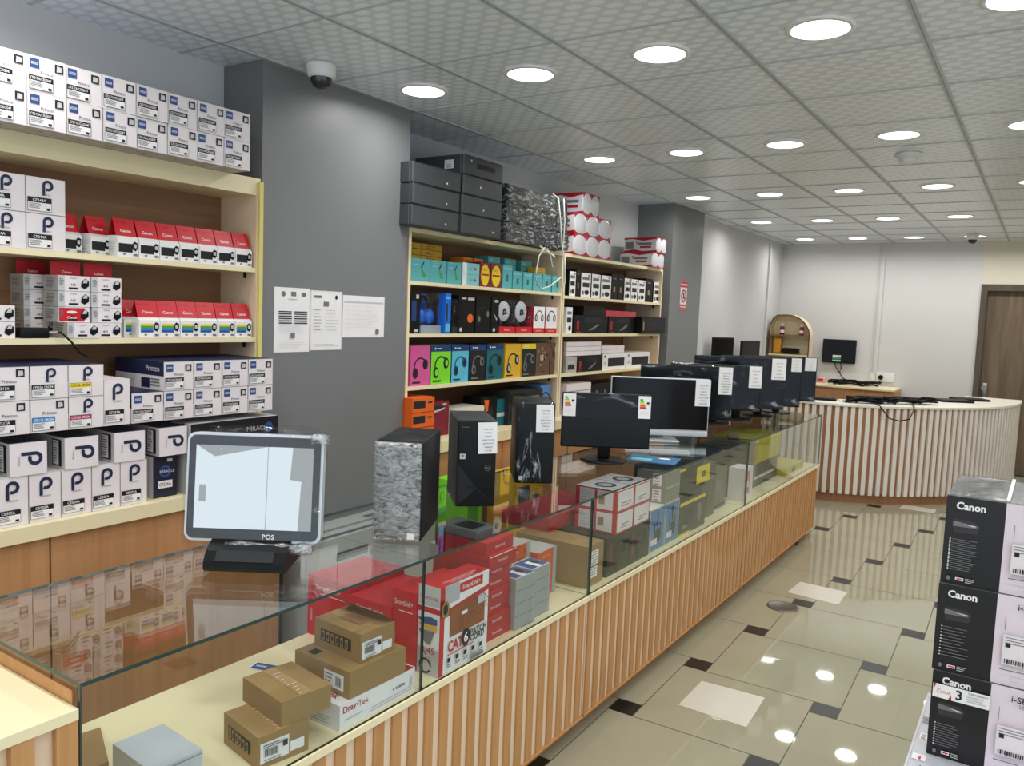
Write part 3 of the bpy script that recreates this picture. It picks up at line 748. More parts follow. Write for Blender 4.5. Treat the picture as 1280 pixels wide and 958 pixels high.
paper('wall_notice', 2.383, 2.59, 1.432, 1.724, -2.8585, 'white printed certificate with dark table rows taped to the grey pillar', 'notice', doc1)
paper('wall_notice', 2.594, 2.796, 1.438, 1.718, -2.8585, 'white framed document taped between the certificate and the landscape sheet', 'notice', doc2)
paper('wall_notice', 2.80, 3.094, 1.497, 1.704, -2.8585, 'white landscape sheet taped to the grey pillar nearest the headphone shelves', 'notice', doc3)
def warn(f, w, h):
    f.rect(0, h*.8, w, h, RED); f.rect(0, h*.87, w, h*.92, PINKW); f.rect(0, 0, w, h*.2, mat('faded_red_print', rgb(200, 110, 96), .6, var=0)); f.rect(w*.1, h*.1, w*.9, h*.13, PINKW)
    f.arc(w*.5, h*.5, w*.28, w*.38, 0, 360, RED, 20); f.poly([(w*.26, h*.62), (w*.34, h*.65), (w*.76, h*.4), (w*.68, h*.36)], RED); f.rect(w*.42, h*.4, w*.56, h*.6, DARKC)
paper('warning_sign', 7.105, 7.265, 1.735, 2.0, -2.8685, 'narrow red and white warning sign on the farther grey pillar', 'sign', warn, PINKW)

# ------------------------------------------------------------------ goods on the headphone bay
XA = -2.885
def plain(d, w, h, m, draw=None, **kw):
    def fn(mb):
        mb.box(-d/2, d/2, -w/2, w/2, 0, h, m, **kw)
        if draw: draw(mb.face('front', d, w, h), w, h, mb, d)
    return fn
def item(name, fn, y0, y1, z, label, cat, group=None, x=XA, d=.2, rz=0):
    mb = MB(); fn(mb); return mb.build(name, None, (x-d/2, (y0+y1)/2, z), rz, label, cat, group)
def M1(x, y): p = onX(500+x/6.095, 280+y/6.095, XA); return p.y
def Q1(x, y): p = onX(500+x/5.82, 410+y/5.82, XA); return p.y
def S1(x, y): p = onX(690+x/3.832, 230+y/3.832, XA); return p.y
TEAL = mat('teal_card', rgb(96, 178, 182), .45); TEAL2 = mat('pale_teal_card', rgb(136, 200, 204), .4); DTEAL = mat('deep_teal_card', rgb(26, 104, 112), .45)
YELC = mat('yellow_card', rgb(222, 176, 50), .5); MAROON = mat('maroon_card', rgb(128, 36, 50), .45)
DBLUE = mat('dark_blue_card', rgb(28, 62, 118), .45); PINK = mat('pink_card', rgb(214, 92, 156), .45); LIME = mat('lime_card', rgb(132, 220, 50), .45); SKY = mat('sky_blue_card', rgb(96, 190, 214), .45)
BRIGHTB = mat('bright_blue_plastic', rgb(30, 112, 214), .35); CAMO1 = mat('camo_brown', rgb(104, 78, 54), .55, var=.3, scale=40); CAMO2 = mat('camo_tan', rgb(166, 136, 100), .55, var=0)
def stand_icon(f, w, h, k=.55):
    f.poly([(w*k, h*.62), (w*(k+.08), h*.62), (w*(k+.2), h*.86), (w*(k+.16), h*.88)], BLACK); f.poly([(w*k, h*.62), (w*(k+.06), h*.62), (w*(k+.34), h*.22), (w*(k+.12), h*.2)], GREEN); f.rect(w*.1, h*.7, w*.4, h*.76, TEAL2)
def phones(f, ca, cb, s, m=BLACK, m2=DARKC, tilt=20):
    f.arc(ca, cb, s*.42, s*.5, -10+tilt, 190+tilt, m, 16)
    for sg in (-1, 1):
        a = ca+sg*s*.44*math.cos(R(tilt)); b = cb+sg*s*.44*math.sin(R(tilt)); f.ell(a, b-s*.08, s*.2, s*.27, m, 14); f.ell(a+s*.03, b-s*.08, s*.11, s*.17, m2, 12)
# shelf one (z 1.80)
ZA = 1.8005
for k in range(3):
    a, b = [(80, 225), (228, 352), (356, 463)][k]; y0, y1 = M1(a, 450), M1(b, 455)
    item('phone_stand_box', plain(.16, y1-y0-.004, .125, TEAL, lambda f, w, h, mb, d: (stand_icon(f, w, h, .5), f.lines(w*.1, h*.95, w*.5, 2, .008, .003, TEAL2))), y0, y1, ZA, f'teal phone stand box with a folding stand picture, {ORD[k]} from the papered pillar', 'box', 'teal phone stand boxes', d=.16)
for k in range(2):
    y0, y1 = M1(472, 460), M1(603, 465)
    item('charger_box', plain(.14, y1-y0-.004, .066, TEAL2, lambda f, w, h, mb, d: (f.rect(0, 0, w*.25, h, WHITE), f.ell(w*.75, h*.5, .01, .008, RED), f.rect(w*.4, h*.4, w*.6, h*.6, SKY))), y0, y1, ZA+.067*k, f'small pale teal charger box, {"upper" if k else "lower"} of two beside the maroon boxes', 'box', 'pale teal charger boxes', d=.14)
for k in range(2):
    a, b = [(606, 684), (688, 770)][k]; y0, y1 = M1(a, 475), M1(b, 480)
    def mar(f, w, h, mb, d): f.ell(w*.5, h*.48, w*.42, h*.44, YEL, 24); f.text('boAt', w*.5, h*.7, .02, DRED, w*.6); f.rect(w*.14, h*.46, w*.86, h*.53, DRED); f.text('SOUND', w*.5, h*.495, .008, YEL, w*.5)
    def mar(f, w, h, mb, d): f.ell(w*.5, h*.48, w*.42, h*.44, YEL, 24); f.text('FAST', w*.5, h*.7, .016, DRED, w*.5); f.rect(w*.14, h*.46, w*.86, h*.53, DRED)
    item('speaker_box', plain(.12, y1-y0-.004, .148, MAROON, mar), y0, y1, ZA, f'maroon box with a yellow oval front, {ORD[k]} from the papered pillar', 'box', 'maroon oval boxes', d=.12)
    item('cable_box', plain(.1, .095, .178, mat('amber_card', rgb(226, 150, 40), .5), lambda f, w, h, mb, d: f.rect(0, h*.9, w, h*.92, MAROON)), y0, y0+.095, ZA, f'amber carton standing behind the maroon oval boxes, {ORD[k]} from the papered pillar', 'box', 'amber cartons', x=XA-.13, d=.1)
for j in range(2):
    y0, y1 = M1([140, 302][j], 240), M1([300, 460][j], 240); sh = .05
    put(('tealbase', j), plain(.13, y1-y0-.003, .124, DTEAL), 'mouse_box', (XA-.18-.065, (y0+y1)/2+sh, ZA), 0, f'dark teal carton under the yellow mouse boxes, {ORD[j]} from the papered pillar', 'box', 'dark teal cartons')
    for k in range(3):
        put(('yel', j), plain(.12, y1-y0-.003, .0345, YELC, lambda f, w, h, mb, d: (f.rect(0, 0, w, .003, MAROON), f.lines(w*.2, h*.7, w*.7, 2, .01, .003, MAROON))), 'mouse_box', (XA-.18-.06, (y0+y1)/2+sh, ZA+.125+.0352*k), 0, f'flat yellow box, {["bottom", "middle", "top"][k]} of the {["stack beside the papered pillar", "stack next to the teal carton"][j]}', 'box', 'flat yellow boxes')
# boxes of teal adapters
for k in range(6):
    a, b = [(778, 850), (856, 930), (936, 1005), (1012, 1078), (1084, 1150), (1156, 1242)][k]; y0, y1 = M1(a, 490), M1(b, 515)
    item('adapter_box', plain(.13, y1-y0-.004, .118 if k else .15, TEAL, lambda f, w, h, mb, d: (f.rect(w*.4, h*.3, w*.6, h*.6, DTEAL), f.rect(w*.1, h*.8, w*.9, h*.88, TEAL2))), y0, y1, ZA, f'small teal adapter box under the white strap, {ORD[k]} from the maroon boxes', 'box', 'small teal adapter boxes', d=.13)
for j in range(3):
    for k in range(5):
        y0 = M1([790, 915, 1040][j], 350)+.03
        put('flatteal', plain(.11, .135, .041, TEAL, lambda f, w, h, mb, d: (f.rect(w*.1, h*.3, w*.5, h*.7, TEAL2), f.rect(0, 0, w, .002, DTEAL))), 'adapter_box', (XA-.2, y0+.068, ZA+.0415*k), 0, f'flat teal box behind the adapter boxes, {["lowest", "second lowest", "middle", "second highest", "top"][k]} of the {["stack beside the maroon boxes", "middle stack", "stack by the bay divider"][j]}', 'box', 'flat teal boxes')
for k in range(2):
    put('yelsm', plain(.08, .1, .022, YELC, lambda f, w, h, mb, d: f.lines(w*.1, h*.7, w*.8, 2, .007, .002, MAROON)), 'cable_box', (XA-.07, M1(1075, 370)+.05, ZA+.1185+.0226*k), 0, f'small flat yellow box on the teal adapter boxes, {"upper" if k else "lower"} of two', 'box', 'small yellow boxes')
# shelf two (z 1.515)
ZB = 1.5155
BLISTER = film_mat('clear_blister', .5, .75, (20, 20, 20), .25, (.9, .93, .96))
def headset_pack(label, y0, y1, h, base, back, cup, oval=False):
    w = y1-y0-.004; d = .12; r = thing('headset_pack', label, 'headset', (XA-d/2, (y0+y1)/2, ZB))
    mb = MB(); mb.box(-d/2, -d/2+.01, -w/2, w/2, 0, h, back); mb.box(-d/2+.01, d/2, -w/2, w/2, 0, h*.2, base)
    if base is RED: f = Face(mb, (d/2, -w/2, 0), (0, 1, 0), (0, 0, 1), w, h*.2); f.text('HEADSET', w*.5, h*.11, .012, PINKW, w*.6)
    mb.build('card_tray', r)
    mb = MB()
    pts = [Vector((0, w*.3*math.cos(t), h*.55+h*.34*math.sin(t))) for t in [PI*k/12 for k in range(13)]]; mb.tube(pts, .012, SOFTB)
    mb.build('headband', r)
    for sg in (-1, 1):
        mb = MB(); mb.lathe((0, 0, 0), [(0, .02), (w*.16, .018), (w*.25, .004), (w*.25, -.012), (0, -.014)], cup, 20)
        o = mb.build('ear_cup', r); o.location = (.01, sg*w*.22, h*.42); o.rotation_euler = (0, R(90), 0)
    if oval:
        mb = MB(); mb.lathe((0, 0, 0), [(0, .006), (w*.34, .005), (w*.36, 0)], WHITE, 24); o = mb.build('picture_card', r); o.location = (.028, 0, h*.66); o.rotation_euler = (0, R(90), 0)
        mb = MB(); f = Face(mb, (.036, -w*.2, h*.54), (0, 1, 0), (0, 0, 1), w*.4, h*.24); f.poly([(w*.08, 0), (w*.34, h*.04), (w*.3, h*.16), (w*.2, h*.22), (w*.08, h*.16)], DARKC); f.ell(w*.2, h*.1, w*.05, h*.04, CAMO2); mb.build('picture_print', o.parent)
    mb = MB(); mb.box(-d/2+.011, d/2-.001, -w/2, w/2, h*.2+.001, h, BLISTER); mb.build('clear_cover', r)
    return r
item('headset_box', plain(.14, M1(150, 800)-M1(76, 800)-.004, .225, SOFTB, lambda f, w, h, mb, d: (f.rel(.1, .3, .6, .8, DBLUE), f.rel(.55, .85, .85, .95, LGREY), f.rel(.4, .04, .85, .1, LGREY))), M1(76, 800), M1(150, 800), ZB, 'black and dark blue headset box at the papered pillar end, middle shelf', 'box', d=.14)
headset_pack('large blue headset in a clear pack with blue backing card', M1(156, 820), M1(312, 820), .226, mat('pale_card_tray', rgb(150, 160, 170), .5), BRIGHTB, BRIGHTB)
item('cable_box', plain(.05, .052, .23, BRIGHTB, lambda f, w, h, mb, d: (f.rel(.1, .05, .9, .25, SKY), f.rel(.2, .3, .45, .75, DARKC), f.rel(.1, .86, .9, .92, SKY))), M1(318, 840), M1(318, 840)+.052, ZB, 'tall narrow bright blue box beside the large blue headset pack', 'box', x=XA+.02, d=.05)
headset_pack('black headset in a clear pack behind the tall narrow blue box', M1(388, 820)+.005, M1(432, 820)+.006, .2, DARKC, DARKC, SOFTB)
for k, (a, b, nm, dr) in enumerate([(440, 566, 'black headset box with an orange headset picture', lambda f, w, h, mb, d: (f.ell(w*.72, h*.4, w*.18, h*.12, ORANGE), f.rel(.2, .9, .45, .95, LGREY), f.rel(.55, .88, .95, .95, LGREY), f.ell(w*.15, h*.1, .014, .012, LGREY))),
        (572, 684, 'black headset box with grey headphone picture beside the orange picture one', lambda f, w, h, mb, d: phones(f, w*.5, h*.5, w*.7, DARKC, MGREY)),
        (690, 748, 'narrow black headset box beside the white oval headset packs', lambda f, w, h, mb, d: (f.rel(.4, .86, .9, .93, LGREY), f.ell(w*.4, h*.1, .014, .012, LGREY), f.poly([(w*.2, h*.6), (w*.8, h*.4), (w*.7, h*.36)], LGREY)))]):
    item('headset_box', plain(.14, M1(b, 825)-M1(a, 825)-.003, .225, SOFTB, dr), M1(a, 825), M1(b, 825), ZB, nm, 'box', d=.14)
for k in range(2):
    a, b = [(752, 876), (882, 1004)][k]
    headset_pack(f'red based clear headset pack with white oval picture, {["next to the narrow black box", "next to the white headphone boxes"][k]}', M1(a, 830), M1(b, 832), .215, RED, DARKC, SOFTB, True)
for k in range(2):
    a, b = [(1012, 1098), (1104, 1190)][k]
    item('headphone_box', plain(.14, M1(b, 835)-M1(a, 835)-.003, .182, WHITE, lambda f, w, h, mb, d: (f.rel(0, 0, 1, .2, RED), phones(f, w*.5, h*.62, w*.62, BLACK, LGREY, 0), f.text('HEADPHONE', w*.5, h*.1, .01, PINKW, w*.6)), near=RED), M1(a, 835), M1(b, 835), ZB, f'white and red headphone box, {["touching the oval headset pack", "beside the bay divider"][k]}', 'box', 'white and red headphone boxes', d=.14)
# shelf three (z 1.225)
ZC = 1.2255
def hp(bg, top=None, ear=BLACK, acc=None):
    def dr(f, w, h, mb, d):
        if top: f.rel(0, .84, 1, 1, top); f.text('JBL', w*.3, h*.92, .014, WHITE, w*.3) if 0 else f.ell(w*.2, h*.92, .006, .006, WHITE); f.rel(.28, .905, .5, .93, WHITE)
        phones(f, w*.5, h*.46, w*.66, ear, acc or DARKC, 30); f.rel(.1, .06, .5, .1, ear)
    return dr
row = [(70, 216, PINK, None, 'pink headphone box at the papered pillar end of the shelf'), (220, 366, LIME, DBLUE, 'lime green headphone box with dark blue header'), (370, 494, SKY, DBLUE, 'sky blue headphone box with dark blue header'),
       (500, 618, BLACK, DBLUE, 'black headphone box with dark blue header'), (624, 746, DTEAL, DBLUE, 'deep teal headphone box with dark blue header'), (756, 872, YELC, None, 'yellow headphone box with silver headphone picture'),
       (878, 980, DARKC, YEL, 'charcoal headphone box with yellow header')]
for k, (a, b, m, t, lab) in enumerate(row):
    y0, y1 = Q1(a, 420), Q1(b, 400)
    item('headphone_box', plain(.15, y1-y0-.004, .222, m, hp(m, t, DBLUE if m is SKY else (MGREY if m in (BLACK, DARKC) else BLACK), SILVER if m is YELC else (LIME if m is LIME else None)), near=t or m), y0, y1, ZC, lab, 'box', 'coloured headphone boxes', d=.15)
for k in range(2):
    a, b = [(984, 1082), (1086, 1184)][k]; y0, y1 = Q1(a, 355), Q1(b, 350)
    def camo(f, w, h, mb, d):
        for q in range(14): ca, cb = random.uniform(.15, .85)*w, random.uniform(.1, .9)*h; f.ell(ca, cb, random.uniform(.006, .014), random.uniform(.006, .014), [CAMO2, DARKC, CAMO2][q % 3], 7)
        f.text('15', w*.4, h*[.55, .8][k], .036, WHITE, .05, .015)
    item('headphone_box', plain(.15, y1-y0-.003, .225, CAMO1, camo), y0, y1, ZC, f'brown camouflage headphone box with number 15, {["touching the charcoal box", "beside the bay divider"][k]}', 'box', 'camouflage headphone boxes', d=.15)
# cabinet top (z .922)
ZD = .9225; XD = -2.80
def Q2(x, y): return onX(500+x/5.82, 410+y/5.82, XD).y
for k in range(3):
    y0 = Q2(58, 600)+.035
    put('orangeb', plain(.2, .185, .082, ORANGE, lambda f, w, h, mb, d: (f.rel(.04, .3, .58, .8, DARKC), f.rel(.0, .0, 1, .04, MAROON), f.rel(.7, .6, .9, .7, DARKC))), 'toolset_box', (XD-.1, y0+.0935, ZD+.0825*k), 0, f'orange box with a dark window beside the pillar, {["bottom", "middle", "top"][k]} of three', 'box', 'orange window boxes')
y0, y1 = Q2(246, 640), Q2(440, 600)
item('game_controller_box', plain(.12, y1-y0, .2, MAROON, lambda f, w, h, mb, d: (f.ell(w*.5, h*.82, w*.3, h*.07, DARKC), f.poly([(w*.15, h*.7), (w*.85, h*.82), (w*.8, h*.76), (w*.2, h*.64)], LGREY), f.rel(.05, .88, .2, .94, LGREY), f.rel(.75, .88, .9, .94, LGREY), f.lines(w*.1, h*.5, w*.5, 5, .018, .006, PINKW))), y0, y1, ZD, 'maroon box with a grey device picture behind the black desktop towers', 'box', d=.12)
for k in range(3):
    y0 = Q2(441, 560)+.004+.102*k
    put('whiteb', plain(.16, .1, .15, mat('ivory_card', rgb(222, 218, 206), .5), lambda f, w, h, mb, d: (f.rel(0, .6, 1, .62, LGREY), f.ell(w*.8, h*.4, .008, .02, DARKC))), 'mouse_box', (XD-.13, y0+.05, ZD+(.0 if k else .0)), 0, f'ivory box behind the black desktop tower, {ORD[k]} from the maroon box', 'box', 'ivory boxes')
y0, y1 = Q2(668, 640), Q2(781, 640)
item('drill_box', plain(.14, y1-y0, .195, SOFTB, lambda f, w, h, mb, d: (f.poly([(w*.2, h*.92), (w*.5, h*.9), (w*.45, h*.55), (w*.3, h*.5)], ORANGE), f.ell(w*.62, h*.4, w*.16, h*.3, DARKC), f.rel(.3, .06, .7, .12, ORANGE))), y0, y1, ZD, 'black box with an orange handle picture between desktop towers', 'box', d=.14)
y0, y1 = Q2(784, 640), Q2(838, 620)
item('cable_box', plain(.14, y1-y0, .17, DTEAL, lambda f, w, h, mb, d: f.rel(0, .35, 1, .5, LGREY)), y0, y1, ZD, 'dark teal box with pale band beside the orange handle box', 'box', d=.14)
y0, y1 = Q2(1092, 640), Q2(1164, 640)
item('headphone_box', plain(.14, y1-y0, .235, mat('cornflower_card', rgb(92, 140, 196), .45), lambda f, w, h, mb, d: (phones(f, w*.5, h*.5, w*1.0, BLACK, DARKC, 0), f.rel(0, 0, 1, .03, WHITE))), y0, y1, ZD, 'blue headphone box on the cabinet top beside the bay divider', 'box', d=.14)
y0, y1 = Q2(845, 440), Q2(1085, 410)
for k in range(2):
    put('dkflat', plain(.2, y1-y0, .11, DARKC, lambda f, w, h, mb, d: (f.rel(.04, .2, .5, .8, SOFTB), f.rel(.6, .4, .9, .6, MGREY))), 'keyboard_box', (XD-.15, (y0+y1)/2, ZD+.1105*k), 0, f'dark flat keyboard carton behind the wrapped tower, {"upper" if k else "lower"} of two', 'box', 'dark flat keyboard cartons')
# ------------------------------------------------------------------ goods on the keyboard bay
ZE, ZF = 1.7855, 1.5155
bands = [(80, 110, 'w'), (113, 133, 'k'), (136, 182, 'w'), (187, 228, 'w'), (232, 280, 'w'), (283, 312, 'k'), (315, 340, 'k'), (344, 373, 'w'), (376, 407, 'w'), (411, 444, 'w'), (447, 480, 'k'), (485, 520, 'w')]
for k, (a, b, c) in enumerate(bands):
    y0, y1 = S1(a, 545), S1(b, 555)
    if c == 'w': dr = lambda f, w, h, mb, d: (f.rel(.12, .72, .85, .84, MGREY), f.rel(.16, .42, .86, .6, BLACK), f.rel(.7, .88, .9, .94, DRED), f.ell(w*.6, h*.2, w*.24, h*.1, BLACK), f.rel(.1, .1, .3, .26, MGREY))
    else: dr = lambda f, w, h, mb, d: (f.rel(.3, .3, .6, .5, CAMO2), f.rel(.2, .8, .7, .84, MGREY))
    h = .178 if c == 'w' else .2
    item('ink_bottle_box', plain(.13, y1-y0-.003, h, WHITE if c == 'w' else SOFTB, dr, near=SOFTB), y0, y1, ZE, f'{"white and black" if c == "w" else "black"} narrow box on the keyboard bay upper shelf, {ORD[k]} from the bay divider', 'box', 'narrow boxes on the upper shelf', d=.13)
y0 = S1(66, 718)
item('ink_bottle_box', plain(.13, .085, .19, WHITE, lambda f, w, h, mb, d: (f.rel(.12, .72, .85, .84, MGREY), f.rel(.1, .42, .86, .6, BLACK), f.ell(w*.6, h*.2, w*.24, h*.1, BLACK))), y0, y0+.085, ZF, 'white and black narrow box beside the black keyboard cartons', 'box', d=.13)
KB = lambda f, w, h, mb, d: (f.rel(.08, .2, .14, .7, DRED), f.poly([(w*.4, h*.15), (w*.55, h*.2), (w*.75, h*.5), (w*.7, h*.55)], MGREY), f.rel(.3, .6, .8, .9, DARKC), f.rel(.06, .06, .2, .1, DRED))
for k, (a, b) in enumerate([(103, 264), (268, 392)]):
    y0, y1 = S1(a, 718), S1(b, 720)
    item('keyboard_carton', plain(.18, y1-y0-.003, .135, SOFTB, KB), y0, y1, ZF, f'black keyboard carton with red print, {["beside the white narrow box", "in the middle of the shelf"][k]}', 'carton', 'black keyboard cartons', d=.18)
y0, y1 = S1(402, 720), S1(525, 722)
item('keyboard_carton', plain(.18, y1-y0-.05, .142, SOFTB, lambda f, w, h, mb, d: (f.rel(.05, .2, .1, .7, CAMO2), f.rel(.2, .2, .95, .9, DARKC), f.ell(w*.5, h*.6, .01, .01, DRED))), y0, y1-.05, ZF, 'black carton jutting out past the shelf edge beside the warning sign pillar', 'carton', d=.18, x=XA+.05)
y0, y1 = S1(152, 600), S1(255, 600)
item('keyboard_carton', plain(.18, y1-y0-.003, .068, SOFTB, lambda f, w, h, mb, d: f.rel(.4, .4, .8, .6, DARKC)), y0, y1, ZF+.1355, 'flat black carton lying on the black keyboard cartons', 'carton', d=.18)
y0, y1 = S1(259, 600), S1(403, 600)
item('keyboard_carton', plain(.18, y1-y0-.003, .045, mat('rose_red_card', rgb(192, 62, 78), .45), lambda f, w, h, mb, d: f.ell(w*.5, h*.5, .012, .01, DRED)), y0, y1, ZF+.1355, 'flat rose red carton lying on the black keyboard cartons', 'carton', d=.18)
y0, y1 = S1(64, 910), S1(116, 905)
item('mouse_box', plain(.14, y1-y0, .12, GREYC, lambda f, w, h, mb, d: (f.rel(.2, .2, .8, .5, DARKC), f.rel(.2, .6, .8, .7, LGREY))), y0, y1, ZC, 'grey box beside the bay divider under white flat cartons', 'box', d=.14)
y0, y1 = S1(119, 903), S1(238, 895)
item('keyboard_carton', plain(.2, y1-y0-.003, .122, SOFTB, KB), y0, y1, ZC, 'black keyboard carton under the white flat carton stack', 'carton', d=.2)
for k, (a, b) in enumerate([(241, 350), (354, 464)]):
    y0, y1 = S1(a, 890), S1(b, 880)
    item('keyboard_carton', plain(.2, y1-y0-.003, .13, WHITE, lambda f, w, h, mb, d: (f.rel(.22, .2, .95, .72, BLACK), f.ell(w*.08, h*.82, .01, .012, BLACK), f.rel(.05, .3, .15, .5, LGREY))), y0, y1, ZC, f'white keyboard carton with black window, {["beside the black keyboard carton", "beside the warning sign pillar"][k]}', 'carton', 'white window keyboard cartons', d=.2)
for k in range(3):
    y0, y1 = S1(70, 790), S1(234, 790)
    put('whflat', plain(.2, y1-y0, .034, PINKW, lambda f, w, h, mb, d: f.rel(0, 0, 1, .06, MGREY), bottom=GREYC), 'flat_carton', (XA-.1, (y0+y1)/2, ZC+.1235+.0345*k), 0, f'white flat carton, {["bottom", "middle", "top"][k]} of the stack over the black keyboard carton', 'carton', 'white flat cartons')
for k in range(2):
    y0, y1 = S1(241, 790), S1(346, 790)
    put('whflat2', plain(.2, y1-y0, .03, PINKW, lambda f, w, h, mb, d: f.rel(0, 0, 1, .06, MGREY)), 'flat_carton', (XA-.1, (y0+y1)/2, ZC+.1315+.0305*k), 0, f'short white flat carton, {"upper" if k else "lower"} of two over the white window carton', 'carton', 'white flat cartons')
for k in range(4):
    y0, y1 = S1(62, 950), S1(176, 950)
    put('bk', plain(.2, y1-y0, .055, PINKW, lambda f, w, h, mb, d: f.rel(0, 0, 1, .08, DRED if 0 else MGREY)), 'flat_carton', (XA+.02-.1, (y0+y1)/2, ZD+.0555*k), 0, f'white flat carton on the keyboard cabinet top, {["bottom", "second from bottom", "second from top", "top"][k]} of four', 'carton', 'white flat cartons on the cabinet')
for k in range(2):
    y0 = S1(182, 950)+.36*k
    put('bkk', plain(.2, .35, .2, SOFTB, lambda f, w, h, mb, d: [f.rel(.1+.2*q, .3+.3*(q % 2), .18+.2*q, .45+.3*(q % 2), MGREY) for q in range(4)]), 'keyboard_carton', (XA-.1, y0+.175, ZD), 0, f'black patterned carton on the keyboard cabinet top, {["touching the white flat cartons", "by the warning sign pillar"][k]}', 'carton', 'black patterned cartons')
# ------------------------------------------------------------------ goods on top of the bays
ZT = 2.0825
BCART = mat('black_grained_board', rgb(68, 72, 75), .5, var=.22, scale=24)
def black_carton(d, w, h, slot=False, dot=(.7, .3), sticker=False):
    def fn(mb):
        mb.bbox(-d/2, d/2, -w/2, w/2, 0, h, BCART, .006, 1, False)
        f = mb.face('front', d, w, h); f.ell(w*dot[0], h*dot[1], .006, .006, WHITE, 12); f.rect(.008, h-.006, w-.008, h-.004, SOFTB)
        if slot: f.rect(w*.32, h*.42, w*.78, h*.68, SOFTB)
        n = mb.face('near', d, w, h); n.rect(d*.93, 0, d*.94, h, MGREY)
        if sticker: n.rect(d*.62, h*.3, d*.8, h*.75, PINKW); n.lines(d*.64, h*.65, d*.78, 3, .014, .004, MGREY)
    return fn
for k in range(3):
    put('bcL', black_carton(.34, .4, .108), 'laptop_carton', (-2.775-.17+.002*k, 3.393, ZT+.1092*k), R([0, .6, -1][k]), f'large black carton on the headphone bay, {["bottom", "middle", "top"][k]} of the three-high stack', 'carton', 'large black cartons')
for k in range(4):
    mb = MB(); black_carton(.36, .385, .1085, k == 3, [(.78, .3), (.52, .35), (.42, .5), (.18, .75)][k], k == 3)(mb)
    mb.build('laptop_carton', None, (-2.765-.18, 3.80, ZT+.1095*k), R([0, -.5, .5, 0][k]), f'large black carton beside the wrapped bundle, {["bottom", "second from bottom", "second from top", "slotted top one"][k]} of the four-high stack', 'carton', 'large black cartons')
def crinkle_mat():
    m, nt, out = nodes('wrinkled_black_polythene'); L = nt.links.new
    tc = N(nt, 'ShaderNodeTexCoord'); mp = N(nt, 'ShaderNodeMapping'); mp.inputs['Scale'].default_value = (14, 9, 26)
    nz = N(nt, 'ShaderNodeTexNoise', Scale=1.0, Detail=6.0, Roughness=.7, Distortion=2.0)
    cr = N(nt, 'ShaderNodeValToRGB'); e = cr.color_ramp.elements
    e[0].position = .5; e[1].position = .64; e[0].color = (*rgb(36, 40, 42), 1); e[1].color = (*rgb(176, 182, 182), 1)  # pale tone paints the highlights on the creases into the colour
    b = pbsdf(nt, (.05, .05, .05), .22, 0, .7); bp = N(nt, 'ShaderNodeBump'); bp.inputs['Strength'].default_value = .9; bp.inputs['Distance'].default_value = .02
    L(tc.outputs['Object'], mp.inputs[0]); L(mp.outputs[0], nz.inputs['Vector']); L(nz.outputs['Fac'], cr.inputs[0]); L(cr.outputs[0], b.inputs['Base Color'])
    L(nz.outputs['Fac'], bp.inputs['Height']); L(bp.outputs[0], b.inputs['Normal']); L(b.outputs[0], out.inputs[0]); return m
CRK = crinkle_mat()
r = thing('wrapped_bundle', 'wrinkled black plastic bundle tied with white straps on top of the bay', 'bundle', (-2.98, 4.475, ZT))
mb = MB()
for k in range(3): mb.crumple(-.17, .17, -.385+.01*k, .385-.012*k, .012+.113*k, .115+.115*k, CRK, .011, 16, 16, seed=k)
mb.build('wrapping', r)
STR = mat('white_strap', rgb(222, 222, 216), .5)
mb = MB(); mb.tube([(.15, .2, .37), (.19, .21, .34), (.2, .23, .2), (.2, .26, .06), (.21, .3, -.1), (.2, .33, -.22)], .006, STR, 6); mb.tube([(.19, .28, .35), (.2, .29, .2), (.19, .3, .02)], .005, STR, 6)
mb.build('strap', r)
mb = MB(); mb.tube([(.2, .05, .0), (.2, -.02, -.06), (.21, -.06, -.16), (.21, -.06, -.22), (.205, .02, -.27), (.205, .12, -.25), (.21, .26, -.18), (.21, .27, -.25)], .005, STR, 6); mb.tube([(.19, .0, .005), (.205, .1, -.03), (.205, .17, -.05)], .006, STR, 6)
mb.tube([(.2, .08, -.0), (.205, .12, -.06), (.205, .15, -.12)], .004, STR, 6); mb.build('strap', r)
RW = mat('white_red_pack_film', rgb(212, 212, 218), .3)
def red_pack(d, w, h, n=1, side=True):
    def fn(mb):
        mb.bbox(-d/2, d/2, -w/2, w/2, 0, h, RW, .008, 2)
        f = mb.face('front', d, w, h); a = w/n
        for i in range(n):
            c = a*(i+.5)
            f.poly([(c-a*.5, h)]+[(c+a*.5*t, h*.98-h*.26*abs(t)**2.5) for t in [-1+2*k/10 for k in range(11)]]+[(c+a*.5, h)], DRED)
            f.poly([(c-a*.5, 0)]+[(c+a*.5*t, h*.02+h*.18*abs(t)**2.5) for t in [-1+2*k/10 for k in range(11)]][::1]+[(c+a*.5, 0)], DRED)
            f.arc(c, h*.5, a*.3, a*.32, 0, 360, LGREY, 20)
        if side:
            g = mb.face('near', d, w, h)
            g.poly([(0, h), (0, h*.86), (d*.25, h*.92), (d*.6, h*.78), (d, h*.9), (d, h)], DRED); g.poly([(0, 0), (d, 0), (d, h*.14), (d*.6, h*.08), (d*.3, h*.2), (0, h*.1)], DRED)
            g.text('GEEPAS', d*.66, h*.62, .022, MGREY, d*.4) if 0 else g.lines(d*.46, h*.66, d*.86, 1, .03, .02, MGREY, 0)
            g.rect(d*.5, h*.3, d*.85, h*.42, DRED); g.rect(d*.05, h*.25, d*.3, h*.7, MGREY); g.arc(d*.42, h*.64, .008, .014, 0, 360, DRED, 10)
    return fn
